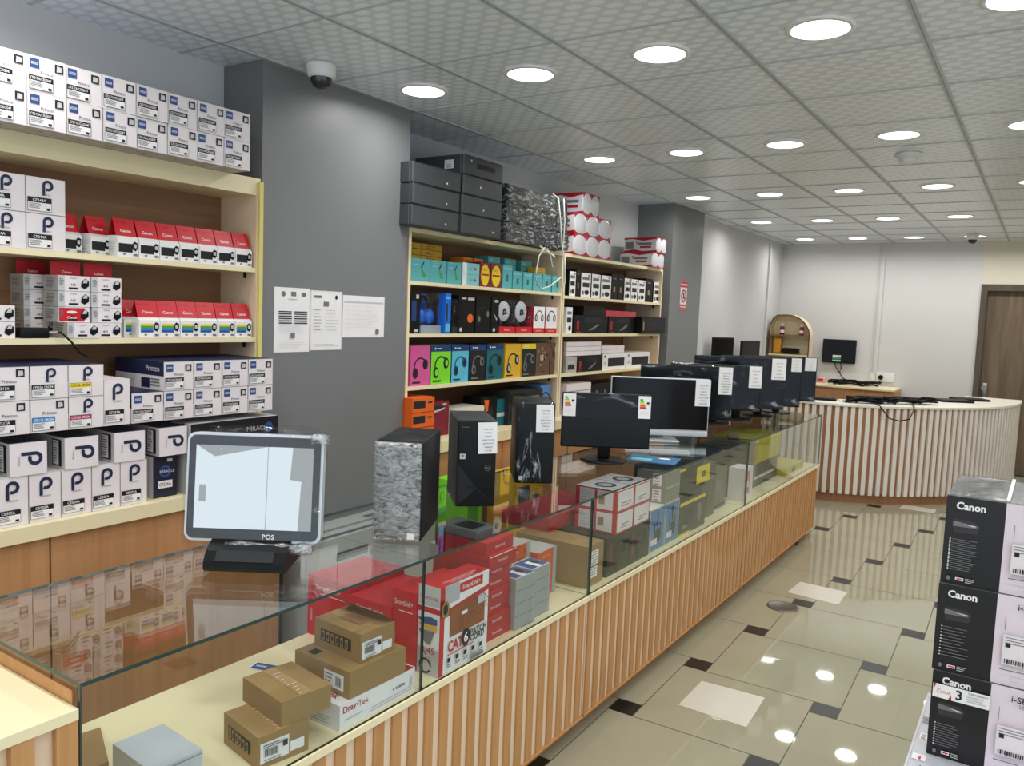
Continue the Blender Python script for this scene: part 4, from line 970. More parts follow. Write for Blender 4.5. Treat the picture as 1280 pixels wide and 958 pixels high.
for lev in range(2):
    for k in range(3):
        put('redp', red_pack(.26, .186, .148), 'red_white_pack', (-2.855-.13, 5.125+.192*k, ZT+.149*lev), 0, f'white pack with red scalloped edges by the wrapped bundle, {"upper" if lev else "lower"} row, {ORD[k]} from the bundle', 'pack', 'red and white packs by the bundle')
put('redp2', red_pack(.26, .25, .155, 2), 'red_white_pack', (-2.86-.13, 5.28, ZT+.2985), 0, 'single white pack with red edges topping the stack by the wrapped bundle', 'pack')
for lev in range(2):
    put('redp3%d' % lev, red_pack(.3, .26 if not lev else .22, .125, 2), 'red_white_pack', (-2.83-.15+.01*lev, 6.47+.03*lev, ZT+.126*lev), 0, f'white pack with red edges alone at the pillar end of the bay, {"upper" if lev else "lower"} of two', 'pack', 'red and white packs by the pillar')

# ------------------------------------------------------------------ inside the first glass counter
ZI = ZS+.0005
def kraft(d, w, h, draw=None, label=True, flap=False):
    def fn(mb):
        mb.box(-d/2, d/2, -w/2, w/2, 0, h, KRAFT)
        t = mb.face('top', d, w, h); t.rect(w*.38, 0, w*.62, d, TAPE)
        n = mb.face('near', d, w, h)
        if draw: draw(n, mb.face('front', d, w, h), t, d, w, h)
    return fn
def icons(n, f, t, d, w, h):
    n.rect(d*.14, h*.28, d*.8, h*.7, DARKC)
    for k in range(6): n.rect(d*(.16+.105*k), h*.32, d*(.225+.105*k), h*.66, KRAFT); n.rect(d*(.175+.105*k), h*.4, d*(.21+.105*k), h*.56, DARKC)
def ship_label(o, w, h, x, y0, z0, second=True):
    mb = MB(); f = Face(mb, (x, y0, z0), (0, 1, 0), (0, 0, 1), w, h); f.rect(0, 0, w, h, WHITE); f.bars(w*.12, h*.3, w*.62, h*.68, 14, BLACK); f.lines(w*.08, h*.92, w*.8, 2, h*.1, h*.05, MGREY); f.rect(w*.76, h*.55, w*.92, h*.85, BLACK); f.lines(w*.1, h*.2, w*.7, 2, h*.1, h*.04, MGREY)
    mb.build('shipping_label', o, label='white barcode shipping label')
    if second:
        mb = MB(); f = Face(mb, (x, y0+w+.004, z0+.004), (0, 1, 0), (0, 0, 1), w*.5, h*.5); f.rect(0, 0, w*.5, h*.5, WHITE); mb.build('blank_label', o)
def tape_crinkle(n, f, t, d, w, h):
    for k in range(9): t.rect(w*(.4+.02*(k % 3)), d*(.06+.1*k), w*(.44+.05*(k % 4)), d*(.075+.1*k), PINKW)
def tape_and_icons(n, f, t, d, w, h): icons(n, f, t, d, w, h); tape_crinkle(n, f, t, d, w, h)
mb = MB(); kraft(.165, .135, .079, tape_and_icons)(mb); o = mb.build('cardboard_box', None, (-1.515, 1.255, ZI), R(-10), 'brown cardboard box with two white labels, lowest box at the counter corner', 'box'); ship_label(o, .075, .05, .0835, -.062, .012)
mb = MB(); kraft(.18, .14, .0605, tape_crinkle)(mb); mb.build('cardboard_box', None, (-1.52, 1.322, ZI+.0797), R(-9), 'brown cardboard box with crinkled tape, resting on the lowest corner box', 'box')
def dray(mb, d=.24, w=.292, h=.069):
    mb.box(-d/2, d/2, -w/2, w/2, 0, h, WHITE)
    f = mb.face('front', d, w, h); f.text('Dray', w*.12, h*.72, .017, DRED, .052, .02); f.text('Tek', w*.29, h*.72, .017, DRED, .042, .0); f.ell(w*.216, h*.74, .003, .003, DRED, 8)
    f.lines(w*.06, h*.38, w*.28, 1, .01, .004, LGREY); f.lines(w*.38, h*.3, w*.95, 2, .008, .003, LGREY, 0); f.poly([(w*.92, h*.35), (w*.95, h*.35), (w*.95, h*.7), (w*.92, h*.6)], LGREY)
    for k in range(4): f.rect(w*(.68+.04*k), h*.5, w*(.69+.05*k), h*.6, MGREY)
    t = mb.face('top', d, w, h); t.text('DrayTek', w*.1, d*.4, .024, DRED, .12, .02, -90); t.rect(w*.84, 0, w*.98, d*.3, DRED)
    n = mb.face('near', d, w, h); n.lines(d*.5, h*.4, d*.9, 3, .008, .003, LGREY)
mb = MB(); dray(mb); mb.build('router_box', None, (-1.541, 1.556, ZI), 0, 'flat white router box with red lettering under the brown boxes', 'box')
def cC(n, f, t, d, w, h): n.rect(d*.55, h*.2, d*.9, h*.78, WHITE); n.bars(d*.76, h*.3, d*.86, h*.66, 8, BLACK); n.lines(d*.58, h*.7, d*.72, 4, .01, .003, MGREY); n.ell(d*.2, h*.35, .006, .009, DARKC); t.rect(w*.06, d*.7, w*.2, d*.84, DARKC)
mb = MB(); kraft(.215, .21, .073, cC)(mb); mb.build('cardboard_box', None, (-1.530, 1.556, ZI+.0697), R(-2), 'brown cardboard box lying directly on the white router box', 'box')
mb = MB(); kraft(.185, .125, .079, icons)(mb); o = mb.build('cardboard_box', None, (-1.53, 1.568, ZI+.1434), R(-3), 'brown cardboard box with an open top flap, highest of the brown boxes', 'box'); ship_label(o, .07, .048, .0935, -.058, .008)
mb = MB(); mb.add([(-.09, .062, .0795), (.09, .062, .0795), (.08, .03, .105), (-.085, .02, .108)], [(0, 1, 2, 3)], KRAFT); mb.add([(-.04, -.02, .0802), (.04, -.02, .0802), (.04, .03, .0802), (-.04, .03, .0802)], [(0, 1, 2, 3)], BROWNW); mb.build('top_flap', o)
SIL = mat('silver_grey_card', rgb(190, 196, 204), .4)
mb = MB(); mb.box(-.085, .085, -.06, .06, 0, .075, SIL); mb.face('front', .17, .12, .075).rect(0, .066, .12, .068, MGREY); mb.build('gift_box', None, (-1.60, 1.02, ZI), R(-4), 'plain silver grey box near the end of the glass counter', 'box')
mb = MB(); mb.prism([(-.1, -.09), (.09, -.08), (.1, .05), (-.06, .12)], 0, .012, KRAFT, axis=2); mb.build('cardboard_sheet', None, (-1.83, .93, ZI), 0, 'loose folded cardboard sheet at the corner of the glass counter', 'cardboard')
mb = MB(); f = Face(mb, (0, 0, .0006), (1, 0, 0), (0, 1, 0), .08, .05); mb.box(0, .08, 0, .05, 0, .0005, WHITE); f.rect(.008, .004, .076, .044, BLUE); f.rect(.016, .02, .05, .03, LGREY); f.poly([(.05, .004), (.076, .004), (.076, .03)], NAVY)
mb.build('business_card', None, (-1.9, 1.50, ZI), R(18), 'small blue and white card lying on the cream shelf in the counter', 'card')
# red network cartons
def smart(d, w, h, m=RED):
    def fn(mb):
        mb.box(-d/2, d/2, -w/2, w/2, 0, h, m)
        n = mb.face('near', d, w, h); n.text('SmartLink+', d*.5, h*.84, .017, WHITE, d*.78, .0); n.text('SMART', d*.1, h*.35, .01, PINKW, h*.3, 0, 90)
        n.lines(d*.3, h*.74, d*.9, 1, .01, .003, PINKW, 0)
    return fn
item('network_box', smart(.19, .26, .2), 1.79, 2.05, ZI, 'tall red network box farthest back beside the brown boxes', 'box', 'red network boxes', x=-1.772, d=.19)
item('network_box', smart(.178, .26, .178), 1.785, 2.045, ZI, 'shorter red network box between two taller red ones', 'box', 'red network boxes', x=-1.59, d=.178)
item('network_box', smart(.092, .25, .24), 1.79, 2.04, ZI, 'tall red network box touching the white patch cord carton', 'box', 'red network boxes', x=-1.499, d=.092)
def cat6(mb, d=.082, w=.245, h=.272):
    mb.box(-d/2, d/2, -w/2, w/2, 0, h, WHITE, top=RED, back=RED)
    f = mb.face('front', d, w, h)
    f.rect(0, 0, w*.09, h, RED); f.poly([(w*.09, h*.72), (w, h*.82), (w, h*.76), (w*.09, h*.64)], RED); f.rect(w*.09, h*.79, w*.38, h, SILVER); f.rect(w*.38, h*.86, w*.86, h*.97, RED); f.text('SmartLink+', w*.62, h*.915, .014, WHITE, w*.4, .01)
    f.rect(w*.2, h*.4, w*.92, h*.73, mat('copper_print', rgb(150, 82, 44), .5, var=.15))
    for k in range(1, 6): f.arc(w*.72, h*.48, .016*k, .016*k+.002, 20, 190, mat('copper_dark_print', rgb(104, 54, 30), .5, var=0), 14)
    f.rect(w*.42, h*.6, w*.54, h*.64, WHITE); f.rect(w*.76, h*.64, w*.9, h*.73, LGREY); f.text('1000M', w*.82, h*.43, .008, RED, .04)
    f.text('CAT', w*.31, h*.3, .032, DRED, w*.3, .02); f.ell(w*.52, h*.32, .021, .028, BLACK, 20); f.text('6', w*.52, h*.32, .03, WHITE, .03, .02)
    f.text('PATCH', w*.78, h*.345, .02, BLACK, w*.34, .02); f.text('CORD', w*.76, h*.275, .02, BLACK, w*.3, .02)
    f.lines(w*.14, h*.22, w*.7, 1, .01, .003, RED, 0)
    for k in range(5): f.rect(w*(.15+.16*k), h*(.13), w*(.21+.16*k), h*.18, BLACK); f.lines(w*(.14+.16*k), h*.11, w*(.24+.16*k), 2, .006, .003, MGREY)
    f.rect(w*.6, h*.03, w*.88, h*.07, MGREY); f.text('SmartLink', w*.045, h*.12, .01, WHITE, .05, 0, 90)
    f.ell(w*.06, h*.76, .018, .026, mat('brass_seal_print', rgb(150, 124, 60), .4, var=0), 20); f.ell(w*.06, h*.76, .011, .017, DARKC, 16)
    n = mb.face('near', d, w, h)
    n.rect(0, h*.78, d, h, LGREY); n.text('SmartLink', d*.5, h*.87, .012, DRED, d*.8); n.rect(0, h*.7, d, h*.76, RED); n.rect(0, 0, d, h*.3, SILVER)
    n.poly([(0, h*.62), (d*.6, h*.66), (d*.9, h*.64), (d*.9, h*.58), (d*.3, h*.56)], BLUE); n.poly([(0, h*.57), (d*.9, h*.57), (d*.9, h*.5), (d*.3, h*.52)], YELC); n.poly([(d*.05, h*.5), (d*.8, h*.5), (d*.6, h*.34), (d*.35, h*.36)], MGREY)
    n.text('RJ45', d*.5, h*.27, .02, DRED, d*.7); n.arc(d*.4, h*.1, .018, .024, 0, 330, DARKC, 14)
    t = mb.face('top', d, w, h); t.text('NETWORK CABLE SYSTEMS', w*.5, d*.3, .009, WHITE, w*.7); t.text('CAT6 PATCH CORD', w*.5, d*.15, .009, WHITE, w*.5)
item('patch_cord_carton', cat6, 1.80, 2.045, ZI, 'white and red CAT6 patch cord carton standing by the glass joint', 'carton', x=-1.4145, d=.082)
for k in range(8):
    put('redflat%d' % (k == 6), plain(.21, .158, .0415, DRED, lambda f, w, h, mb, d: (f.text('SmartLink', w*.5, h*.5, .01, PINKW, w*.4), f.rect(0, h*.93, w, h, WHITE if (k in (2, 6)) else RED)), top=RED), 'switch_box',
        (-1.455-.105+random.uniform(-.006, .004)+(.02 if k == 6 else 0), 2.16+random.uniform(-.006, .006), ZI+.042*k), R(random.uniform(-2, 2)), f'flat crimson box, {ORD[k]} from bottom of the stack beside the patch cord carton', 'box', 'flat crimson boxes')
r = thing('phone_cradle', 'grey and black gadget box lying on the crimson box stack', 'box', (-1.58, 2.15, ZI+.3365))
mb = MB(); mb.bbox(-.09, .08, -.06, .06, 0, .028, mat('smoke_grey_card', rgb(110, 116, 116), .35), .003); mb.build('lid', r); mb = MB(); mb.box(-.03, .05, -.04, .03, .0285, .031, SOFTB); mb.build('window', r)
GBOX = mat('grey_sleeve_card', rgb(160, 164, 162), .4)
def grey_small(mb, d=.1, w=.118, h=.0445):
    mb.box(-d/2, d/2, -w/2, w/2, 0, h, GBOX)
    t = mb.face('top', d, w, h); t.rect(.004, .004, w-.004, d-.004, PINKW); t.rect(.008, .008, w*.96, d*.92, BLUE); t.rect(w*.4, .008, w*.62, d*.7, WHITE); t.ell(w*.7, d*.5, .014, .018, BLACK)
    f = mb.face('front', d, w, h); f.rect(0, 0, w, .002, MGREY); f.rect(w*.9, 0, w*.92, h, LGREY)
for c in range(2):
    for k in range(4):
        put('greys', grey_small, 'adapter_box', (-1.432-.05-.012*c, 2.30+.122*c, ZI+.045*k), R(-3+2*c), f'small grey box with a blue top, {["bottom", "second lowest", "second highest", "top"][k]} of the {["stack touching the crimson boxes", "stack nearer the orange boxes"][c]}', 'box', 'small grey boxes')
def orange_small(mb, d=.16, w=.14, h=.0455):
    mb.box(-d/2, d/2, -w/2, w/2, 0, h, ORANGE, top=GREYC, far=GREYC, front=mat('red_orange_card', rgb(206, 82, 44), .45))
    f = mb.face('front', d, w, h); f.rect(w*.8, 0, w, h, GBOX); f.text('HARD DISK', w*.4, h*.5, .011, YELC, w*.5)
    n = mb.face('near', d, w, h); n.rect(d*.04, .006, d*.96, h-.006, mat('vermilion_card', rgb(226, 84, 36), .45, var=0)); n.text('TOUGH DISK', d*.5, h*.5, .012, YELC, d*.6)
for c in range(2):
    for k in range(4+(c == 0)):
        put('oranges', orange_small, 'hard_disk_box', (-1.56-.08+.03*c, 2.455+.148*c, ZI+.046*k), R(2*c), f'small orange and grey box, {ORD[k]} from bottom of the {["stack behind the small grey boxes", "stack by the counter joint"][c]}', 'box', 'small orange boxes')
item('display_carton', plain(.2, .2, .175, GREYC, lambda f, w, h, mb, d: f.rel(.1, .1, .9, .5, MGREY)), 2.4, 2.6, ZI, 'pale grey carton at the back of the counter behind the orange boxes', 'carton', x=-1.75, d=.2)
# ------------------------------------------------------------------ inside the second glass counter
XG = -1.445
mb = MB(); kraft(.34, .14, .17)(mb); o = mb.build('cardboard_box', None, (XG-.17, 2.84, ZI), 0, 'tall brown carton with white stickers right after the counter joint', 'box')
m = MB(); f = Face(m, (.1705, -.07, 0), (0, 1, 0), (0, 0, 1), .14, .17); f.rect(.025, .085, .095, .145, WHITE); f.lines(.03, .14, .09, 5, .011, .003, MGREY); f.rect(.025, .035, .085, .078, WHITE); f.lines(.03, .072, .08, 3, .011, .003, MGREY); m.build('sticker', o)
GBLK = mat('dark_olive_card', rgb(46, 43, 38), .4, spec=.25, var=.1)
for k in range(2):
    item('headset_carton', plain(.28, .208, .166, GBLK, lambda f, w, h, mb, d: (f.text('GAMING', w*.18, h*.5, .02, DRED, h*.8, 0, 90), phones(f, w*.58, h*.5, w*.55, SOFTB, DARKC, 40))), 2.945+.213*k, 3.153+.213*k, ZI, f'dark carton with upright red lettering, {["beside the tall brown carton", "beside the blue headphone boxes"][k]}', 'carton', 'dark red-lettered cartons', x=XG, d=.28)
for lev in range(2):
    for k in range(2):
        def rw(mb, d=.2, w=.165, h=.093):
            mb.box(-d/2, d/2, -w/2, w/2, 0, h, RED, top=PINKW)
            f = mb.face('front', d, w, h); f.rect(.006, .006, w-.006, h-.006, PINKW); f.text('TP-Link', w*.5, h*.35, .012, MGREY, w*.5) if 0 else f.lines(w*.25, h*.4, w*.8, 2, .012, .004, MGREY)
            n = mb.face('near', d, w, h); n.rect(.02, .006, d*.46, h-.006, PINKW); n.rect(d*.52, .006, d*.9, h-.006, PINKW); n.rect(d*.56, h*.3, d*.7, h*.7, CAMO2); n.lines(.03, h*.7, d*.4, 4, .014, .004, LGREY)
            t = mb.face('top', d, w, h); t.ell(w*.5, d*.5, w*.3, d*.24, DARKC, 18); t.ell(w*.5, d*.5, w*.2, d*.15, LGREY, 18)
        put('rwbox', rw, 'router_carton', (XG-.1, 3.10+.17*k, ZI+.1675+.0937*lev), 0, f'red and white boxed router above the dark cartons, {"upper" if lev else "lower"} row, {["toward the brown carton", "toward the blue headphone boxes"][k]}', 'box', 'red and white router boxes')
item('router_carton', plain(.24, .5, .06, mat('deep_red_card', rgb(170, 40, 50), .45), lambda f, w, h, mb, d: f.rel(0, .1, 1, .2, DRED), top=DRED), 2.85, 3.35, ZI+.1715, 'long flat red carton behind the red and white router boxes', 'carton', x=XG-.23, d=.24)
for k in range(2):
    item('headphone_box', plain(.12, .172, .205, mat('denim_blue_card', rgb(86, 130, 184), .45), lambda f, w, h, mb, d: (f.frame(0, 0, w, h, .006, mat('pale_lime_edge', rgb(196, 208, 160), .5, var=0)), f.arc(w*.52, h*.56, .03, .04, 150, 390, BLACK, 12), f.rel(.48, .55, .56, .92, BLACK), f.ell(w*.55, h*.36, w*.2, h*.16, BLACK, 16), f.rel(.08, .16, .5, .3, PINKW)), top=PINKW), 3.37+.178*k, 3.542+.178*k, ZI, f'blue headphone box with a black earpiece picture, {["touching the dark cartons", "next to the yellow and black carton"][k]}', 'box', 'blue headphone boxes', x=XG, d=.12)
for k in range(2):
    item('speaker_box', plain(.15, .172, .075, mat('olive_grey_card', rgb(136, 136, 122), .4), lambda f, w, h, mb, d: (f.frame(0, 0, w, h, .003, LGREY), (lambda n: (n.rect(d*.55, h*.1, d*.85, h*.9, PINKW), n.lines(d*.6, h*.8, d*.8, 4, .014, .005, MGREY)))(mb.face('near', d, w, h)))), 3.535, 3.707, ZI+.2055+.0757*k, f'olive grey box above the blue headphone boxes, {"upper" if k else "lower"} of two', 'box', 'olive grey boxes', x=XG, d=.15)
def yb(f, w, h, mb, d): f.rect(0, h*.9, w, h, YEL); f.rect(0, 0, w*.4, h*.07, YEL); f.ell(w*.4, h*.45, .05, .04, DARKC); f.ell(w*.75, h*.5, .03, .05, MGREY); f.rel(.1, .2, .3, .3, MGREY)
item('tool_carton', plain(.24, .36, .17, GBLK, yb), 3.735, 4.095, ZI, 'black carton with yellow top edge beside the blue headphone boxes', 'carton', x=XG, d=.24)
item('tool_carton', plain(.24, .34, .165, SOFTB, lambda f, w, h, mb, d: (f.rect(0, h*.92, w*.3, h, YEL), f.rel(.2, .4, .5, .5, DARKC))), 3.74, 4.08, ZI+.1705, 'plain black carton carrying the yellow tag, above the yellow edged one', 'carton', x=XG-.02, d=.24)
mb = MB(); mb.box(-.001, .001, -.095, .095, 0, .088, YEL); f = Face(mb, (.001, -.095, 0), (0, 1, 0), (0, 0, 1), .19, .088); f.rect(.07, .03, .12, .06, BLACK); f.text('5', .095, .045, .018, YEL, .03, .01)
mb.build('price_tag', None, (-1.428, 3.99, ZI+.2457), 0, 'yellow square tag with a black mark behind the counter glass', 'tag')
item('shredder_carton', plain(.22, .24, .3, mat('olive_black_card', rgb(58, 58, 50), .4), lambda f, w, h, mb, d: (f.rel(.1, .2, .5, .5, DARKC), f.rel(.3, .7, .9, .75, MGREY))), 4.11, 4.35, ZI, 'tall dark olive carton behind the yellow tag', 'carton', x=XG-.04, d=.22)
item('shredder_carton', plain(.2, .22, .24, mat('moss_grey_card', rgb(96, 96, 82), .45), lambda f, w, h, mb, d: (f.rel(.1, .05, .9, .12, DARKC), f.rel(.2, .4, .6, .7, MGREY))), 4.38, 4.6, ZI, 'moss grey carton at the second counter joint', 'carton', x=XG-.06, d=.2)
# ------------------------------------------------------------------ inside the third glass counter
item('battery_carton', plain(.1, .16, .2, PINKW, lambda f, w, h, mb, d: (f.rel(0, .2, .6, .9, mat('dusty_pink_print', rgb(206, 110, 104), .5, var=0)), f.rel(.2, .4, .5, .6, PINKW))), 4.76, 4.92, ZI, 'pink and white box just past the second counter joint', 'box', x=XG, d=.1)
item('tool_carton', plain(.24, .3, .3, GBLK, lambda f, w, h, mb, d: (f.rel(.1, .1, .3, .3, MGREY), f.rel(.3, .55, .9, .6, DARKC))), 4.83, 5.13, ZI, 'large dark carton behind the pink and white box', 'carton', x=XG-.11, d=.24)
YC = mat('mustard_yellow_card', rgb(196, 184, 52), .45)
item('router_carton', plain(.28, .6, .165, mat('stone_grey_card', rgb(84, 82, 72), .5), lambda f, w, h, mb, d: (f.rel(.1, .3, .9, .4, PINKW), f.rel(0, 0, 1, .1, GBLK))), 5.15, 5.75, ZI, 'dark grey carton under the mustard yellow carton', 'carton', x=XG-.08, d=.28)
item('router_carton', plain(.3, .58, .16, YC, lambda f, w, h, mb, d: (f.rel(0, .88, 1, .94, mat('lemon_print', rgb(222, 216, 80), .5, var=0)), f.rel(.02, .0, .06, .9, BROWNW)), near=mat('fawn_card', rgb(150, 136, 96), .5)), 5.15, 5.73, ZI+.1655, 'mustard yellow carton on top of the dark grey carton', 'carton', x=XG-.06, d=.3)
item('router_carton', plain(.2, .5, .05, YC, lambda f, w, h, mb, d: f.rel(.3, .2, .5, .8, GBLK)), 5.78, 6.28, ZI, 'flat mustard yellow carton at the desk end of the counter', 'carton', x=XG-.02, d=.2)

# ------------------------------------------------------------------ computers on the counter
ZP = ZG+.0005
ANG = R(-56.3)
def info_sheet(parent, w, h, lines, loc, name='price_sheet', tilt=0):
    mb = MB(); mb.box(0, .0006, -w/2, w/2, 0, h, WHITE)
    f = Face(mb, (.0006, -w/2, 0), (0, 1, 0), (0, 0, 1), w, h)
    n = len(lines)
    for i, s in enumerate(lines): f.text(s, w*.54, h*(.78-.68*i/max(1, n-1)), h*.042, MGREY, w*.74, .01)
    o = mb.build(name, parent, loc, 0, label='white printed specification sheet'); o.rotation_euler = (R(tilt), 0, 0); return o
LINES = ['DELL 3888', 'INTEL, I3', 'RAM 8G', 'HARD 256 SSD', 'BLUETOOTH', 'WIRELESS', 'IN CASE']
LINES2 = ['ALL IN ONE', 'INTEL, I5', 'RAM 8G', 'HARD 512', 'TOUCH SCREEN', 'WIRELESS', 'KEYBOARD', 'MOUSE']
def logo_disc(f, ca, cb, s, m):
    f.arc(ca, cb, s*.86, s, 0, 360, m, 24); f.text('DELL', ca, cb, s*.55, m, s*1.4, .02)
def tower(label, pos, rz, w, h, d, style):
    r = thing('desktop_tower', label, 'computer tower', (pos[0], pos[1], ZP), rz)
    body = mat('tower_black_steel', rgb(26, 27, 28), .42, 0, .22); body2 = mat('tower_grey_steel', rgb(58, 60, 61), .45, 0, .25)
    mb = MB(); mb.bbox(-d/2, d/2-.016, -w/2, w/2, 0, h, body2 if style == 'bare' else body, .005); mb.build('case', r)
    mb = MB(); mb.bbox(d/2-.0155, d/2, -w/2+.001, w/2-.001, .003, h-.002, SOFTB, .005)
    f = Face(mb, (d/2, -w/2, 0), (0, 1, 0), (0, 0, 1), w, h)
    if style == 'bare':
        f.poly([(w*.02, h*.32), (w*.02, h*.5), (w*.52, h*.22), (w*.02, h*.02)], mat('tower_gloss_facet', rgb(34, 35, 36), .25, spec=.3, var=0)); f.poly([(w*.02, h*.03), (w*.98, h*.03), (w*.52, h*.22)], mat('tower_matte_facet', rgb(18, 18, 19), .5, spec=.2, var=0))
        for k in range(12): f.poly([(w*(.06+.034*k), h*(.34-.012*k)), (w*(.07+.034*k), h*(.335-.012*k)), (w*(.3+.018*k), h*(.2+.004*k)), (w*(.29+.018*k), h*(.2+.004*k))], DARKC)
        f.poly([(w*.5, h*.22), (w*.98, h*.03), (w*.98, h*.035), (w*.51, h*.23)], DARKC)
        logo_disc(f, w*.78, h*.46, .011, MGREY); f.rect(w*.06, h*.56, w*.2, h*.62, LGREY); f.rect(w*.1, h*.58, w*.16, h*.61, MGREY); f.rect(w*.1, h*.92, w*.28, h*.925, MGREY)
    elif style == 'foil':
        logo_disc(f, w*.52, h*.32, .014, LGREY); f.rect(w*.74, h*.04, w*.9, h*.1, PINKW)
    else:
        f.rect(w*.1, h*.05, w*.2, h*.1, LGREY); f.rect(w*.02, h*.78, w*.98, h*.785, DARKC)
    mb.build('front_bezel', r)
    if style != 'bare':
        mb = MB(); mb.crumple(-d/2-.003, d/2+.003, -w/2-.003, w/2+.003, .006, h+.002, FILM if style == 'foil' else FILMV, .0018, 30, 14, seed=3); mb.build('plastic_wrap', r, label='crinkled clear plastic wrap')
        if style == 'foil': mb = MB(); mb.crumple(d/2+.006, d/2+.008, -w/2, w/2, .006, h-.002, FILMS, .0012, 30, 14, seed=5); mb.build('front_wrap', r, label='bunched silvery plastic over the front'); mb = MB(); f = Face(mb, (d/2+.0115, -w/2, 0), (0, 1, 0), (0, 0, 1), w, h); logo_disc(f, w*.52, h*.32, .014, LGREY); mb.build('badge', r, label='round pale badge'); mb = MB(); f = Face(mb, (d/2+.0115, -w/2, 0), (0, 1, 0), (0, 0, 1), w, h); f.rect(w*.74, h*.04, w*.9, h*.1, PINKW); mb.build('sticker', r)
    return r
def bdir(rz, s): return Vector((-math.cos(rz)*s, -math.sin(rz)*s))
rz = R(-62); c = Vector((-1.5715, 1.7775))+bdir(rz, .147)
tower('desktop tower tightly wrapped in silvery crinkled film, next to the till screen', c, rz, .142, .303, .29, 'foil')
rz = R(-45); c = Vector((-1.645, 2.2765))+bdir(rz, .134)
t2 = tower('unwrapped black desktop tower with a white specification sheet', c, rz, .14, .314, .268, 'bare')
info_sheet(t2, .068, .112, LINES, (.1352, .038, .195), tilt=2)
rz = R(-51.7); c = Vector((-1.70, 2.755))+bdir(rz, .13)
t3 = tower('black desktop tower in clear film with a white sheet, beside the energy-label monitor', c, rz, .156, .335, .26, 'film')
info_sheet(t3, .072, .112, LINES, (.1385, .036, .218), tilt=1)

# till screen
r = thing('pos_terminal', 'touch screen POS till wrapped in clear film with a pale reflection on its screen', 'till', (-1.714, 1.365, ZP), R(-56))
SCR = emis('till_screen_reflection', (.80, .90, .96), .92); SCR2 = emis('dim_reflection_and_seam', (.62, .68, .70), .62)  # screen reflection put in as glow; dim tone also draws the film seam
w, h, z0 = .362, .288, .062
def rrect(w, h, rad, n=6):
    pts = []
    for cx, cy, a0 in ((w/2-rad, h/2-rad, 0), (-w/2+rad, h/2-rad, 90), (-w/2+rad, -h/2+rad, 180), (w/2-rad, -h/2+rad, 270)):
        for k in range(n+1): a = R(a0+90*k/n); pts.append((cx+rad*math.cos(a), cy+rad*math.sin(a)))
    return pts
hd = bpy.data.objects.new('screen_unit', None)
def tilted(name, mb, label=None, parent=r):
    o = mb.build(name, parent, (0, 0, z0), 0, label); o.rotation_euler = (0, R(-6), 0); return o
mb = MB(); mb.prism([(y, z+h/2) for y, z in rrect(w, h, .022)], -.03, .0, mat('silver_till_rim', rgb(214, 217, 220), .22, .2), axis=0); tilted('screen_housing', mb)
mb = MB(); mb.prism([(y, z+h/2) for y, z in rrect(w-.014, h-.014, .018)], .0005, .004, mat('till_bezel', rgb(58, 60, 64), .15, 0, .7), axis=0)
f = Face(mb, (.004, -w/2, 0), (0, 1, 0), (0, 0, 1), w, h); f.text('POS', w*.62, h*.055, .013, WHITE, .05, .02); bz = tilted('bezel', mb)
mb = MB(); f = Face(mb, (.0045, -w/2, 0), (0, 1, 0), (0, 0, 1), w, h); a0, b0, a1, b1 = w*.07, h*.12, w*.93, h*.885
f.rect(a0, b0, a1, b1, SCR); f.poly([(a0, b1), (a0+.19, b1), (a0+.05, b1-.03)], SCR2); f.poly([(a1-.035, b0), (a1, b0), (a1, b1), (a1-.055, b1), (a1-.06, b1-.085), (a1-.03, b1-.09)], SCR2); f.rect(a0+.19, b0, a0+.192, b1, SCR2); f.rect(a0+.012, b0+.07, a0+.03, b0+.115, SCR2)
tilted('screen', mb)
mb = MB(); mb.crumple(-.034, .0075, -w/2-.003, w/2+.003, -.006, h+.004, film_mat('till_cling_film', .62, .75, (6, 6, 14), .3, base=.02), .003, 18, 14, seed=9); tilted('plastic_wrap', mb, 'clear plastic film')
for q, (a, am, fq, mm) in enumerate([((-.09, -.03, -w*.36, w*.4, h-.012, h+.012), .012, 22, FILM), ((-.02, .018, -.06, .16, -.02, -.002), .008, 30, FILMS), ((-.02, .01, w/2-.03, w/2+.008, h-.02, h+.002), .005, 30, FILMS)]):
    mb = MB(); mb.crumple(*a, mm, am, fq, 8, seed=4+q); tilted('film_gather', mb, 'bunched plastic film')
mb = MB(); mb.prism([(-.10, 0), (.06, 0), (.068, .01), (.066, .026), (.045, .05), (.02, .062), (-.06, .09), (-.1, .09)], -.105, .105, SOFTB, axis=1); mb.prism([(.0665, .028), (.0675, .029), (.047, .0525), (.046, .0515)], -.075, .075, DARKC, axis=1); mb.build('stand_base', r)
mb = MB(); mb.prism([(-.075, .09), (-.035, .09), (-.03, .2), (-.07, .2)], -.06, .06, SOFTB, axis=1); mb.build('stand_neck', r)

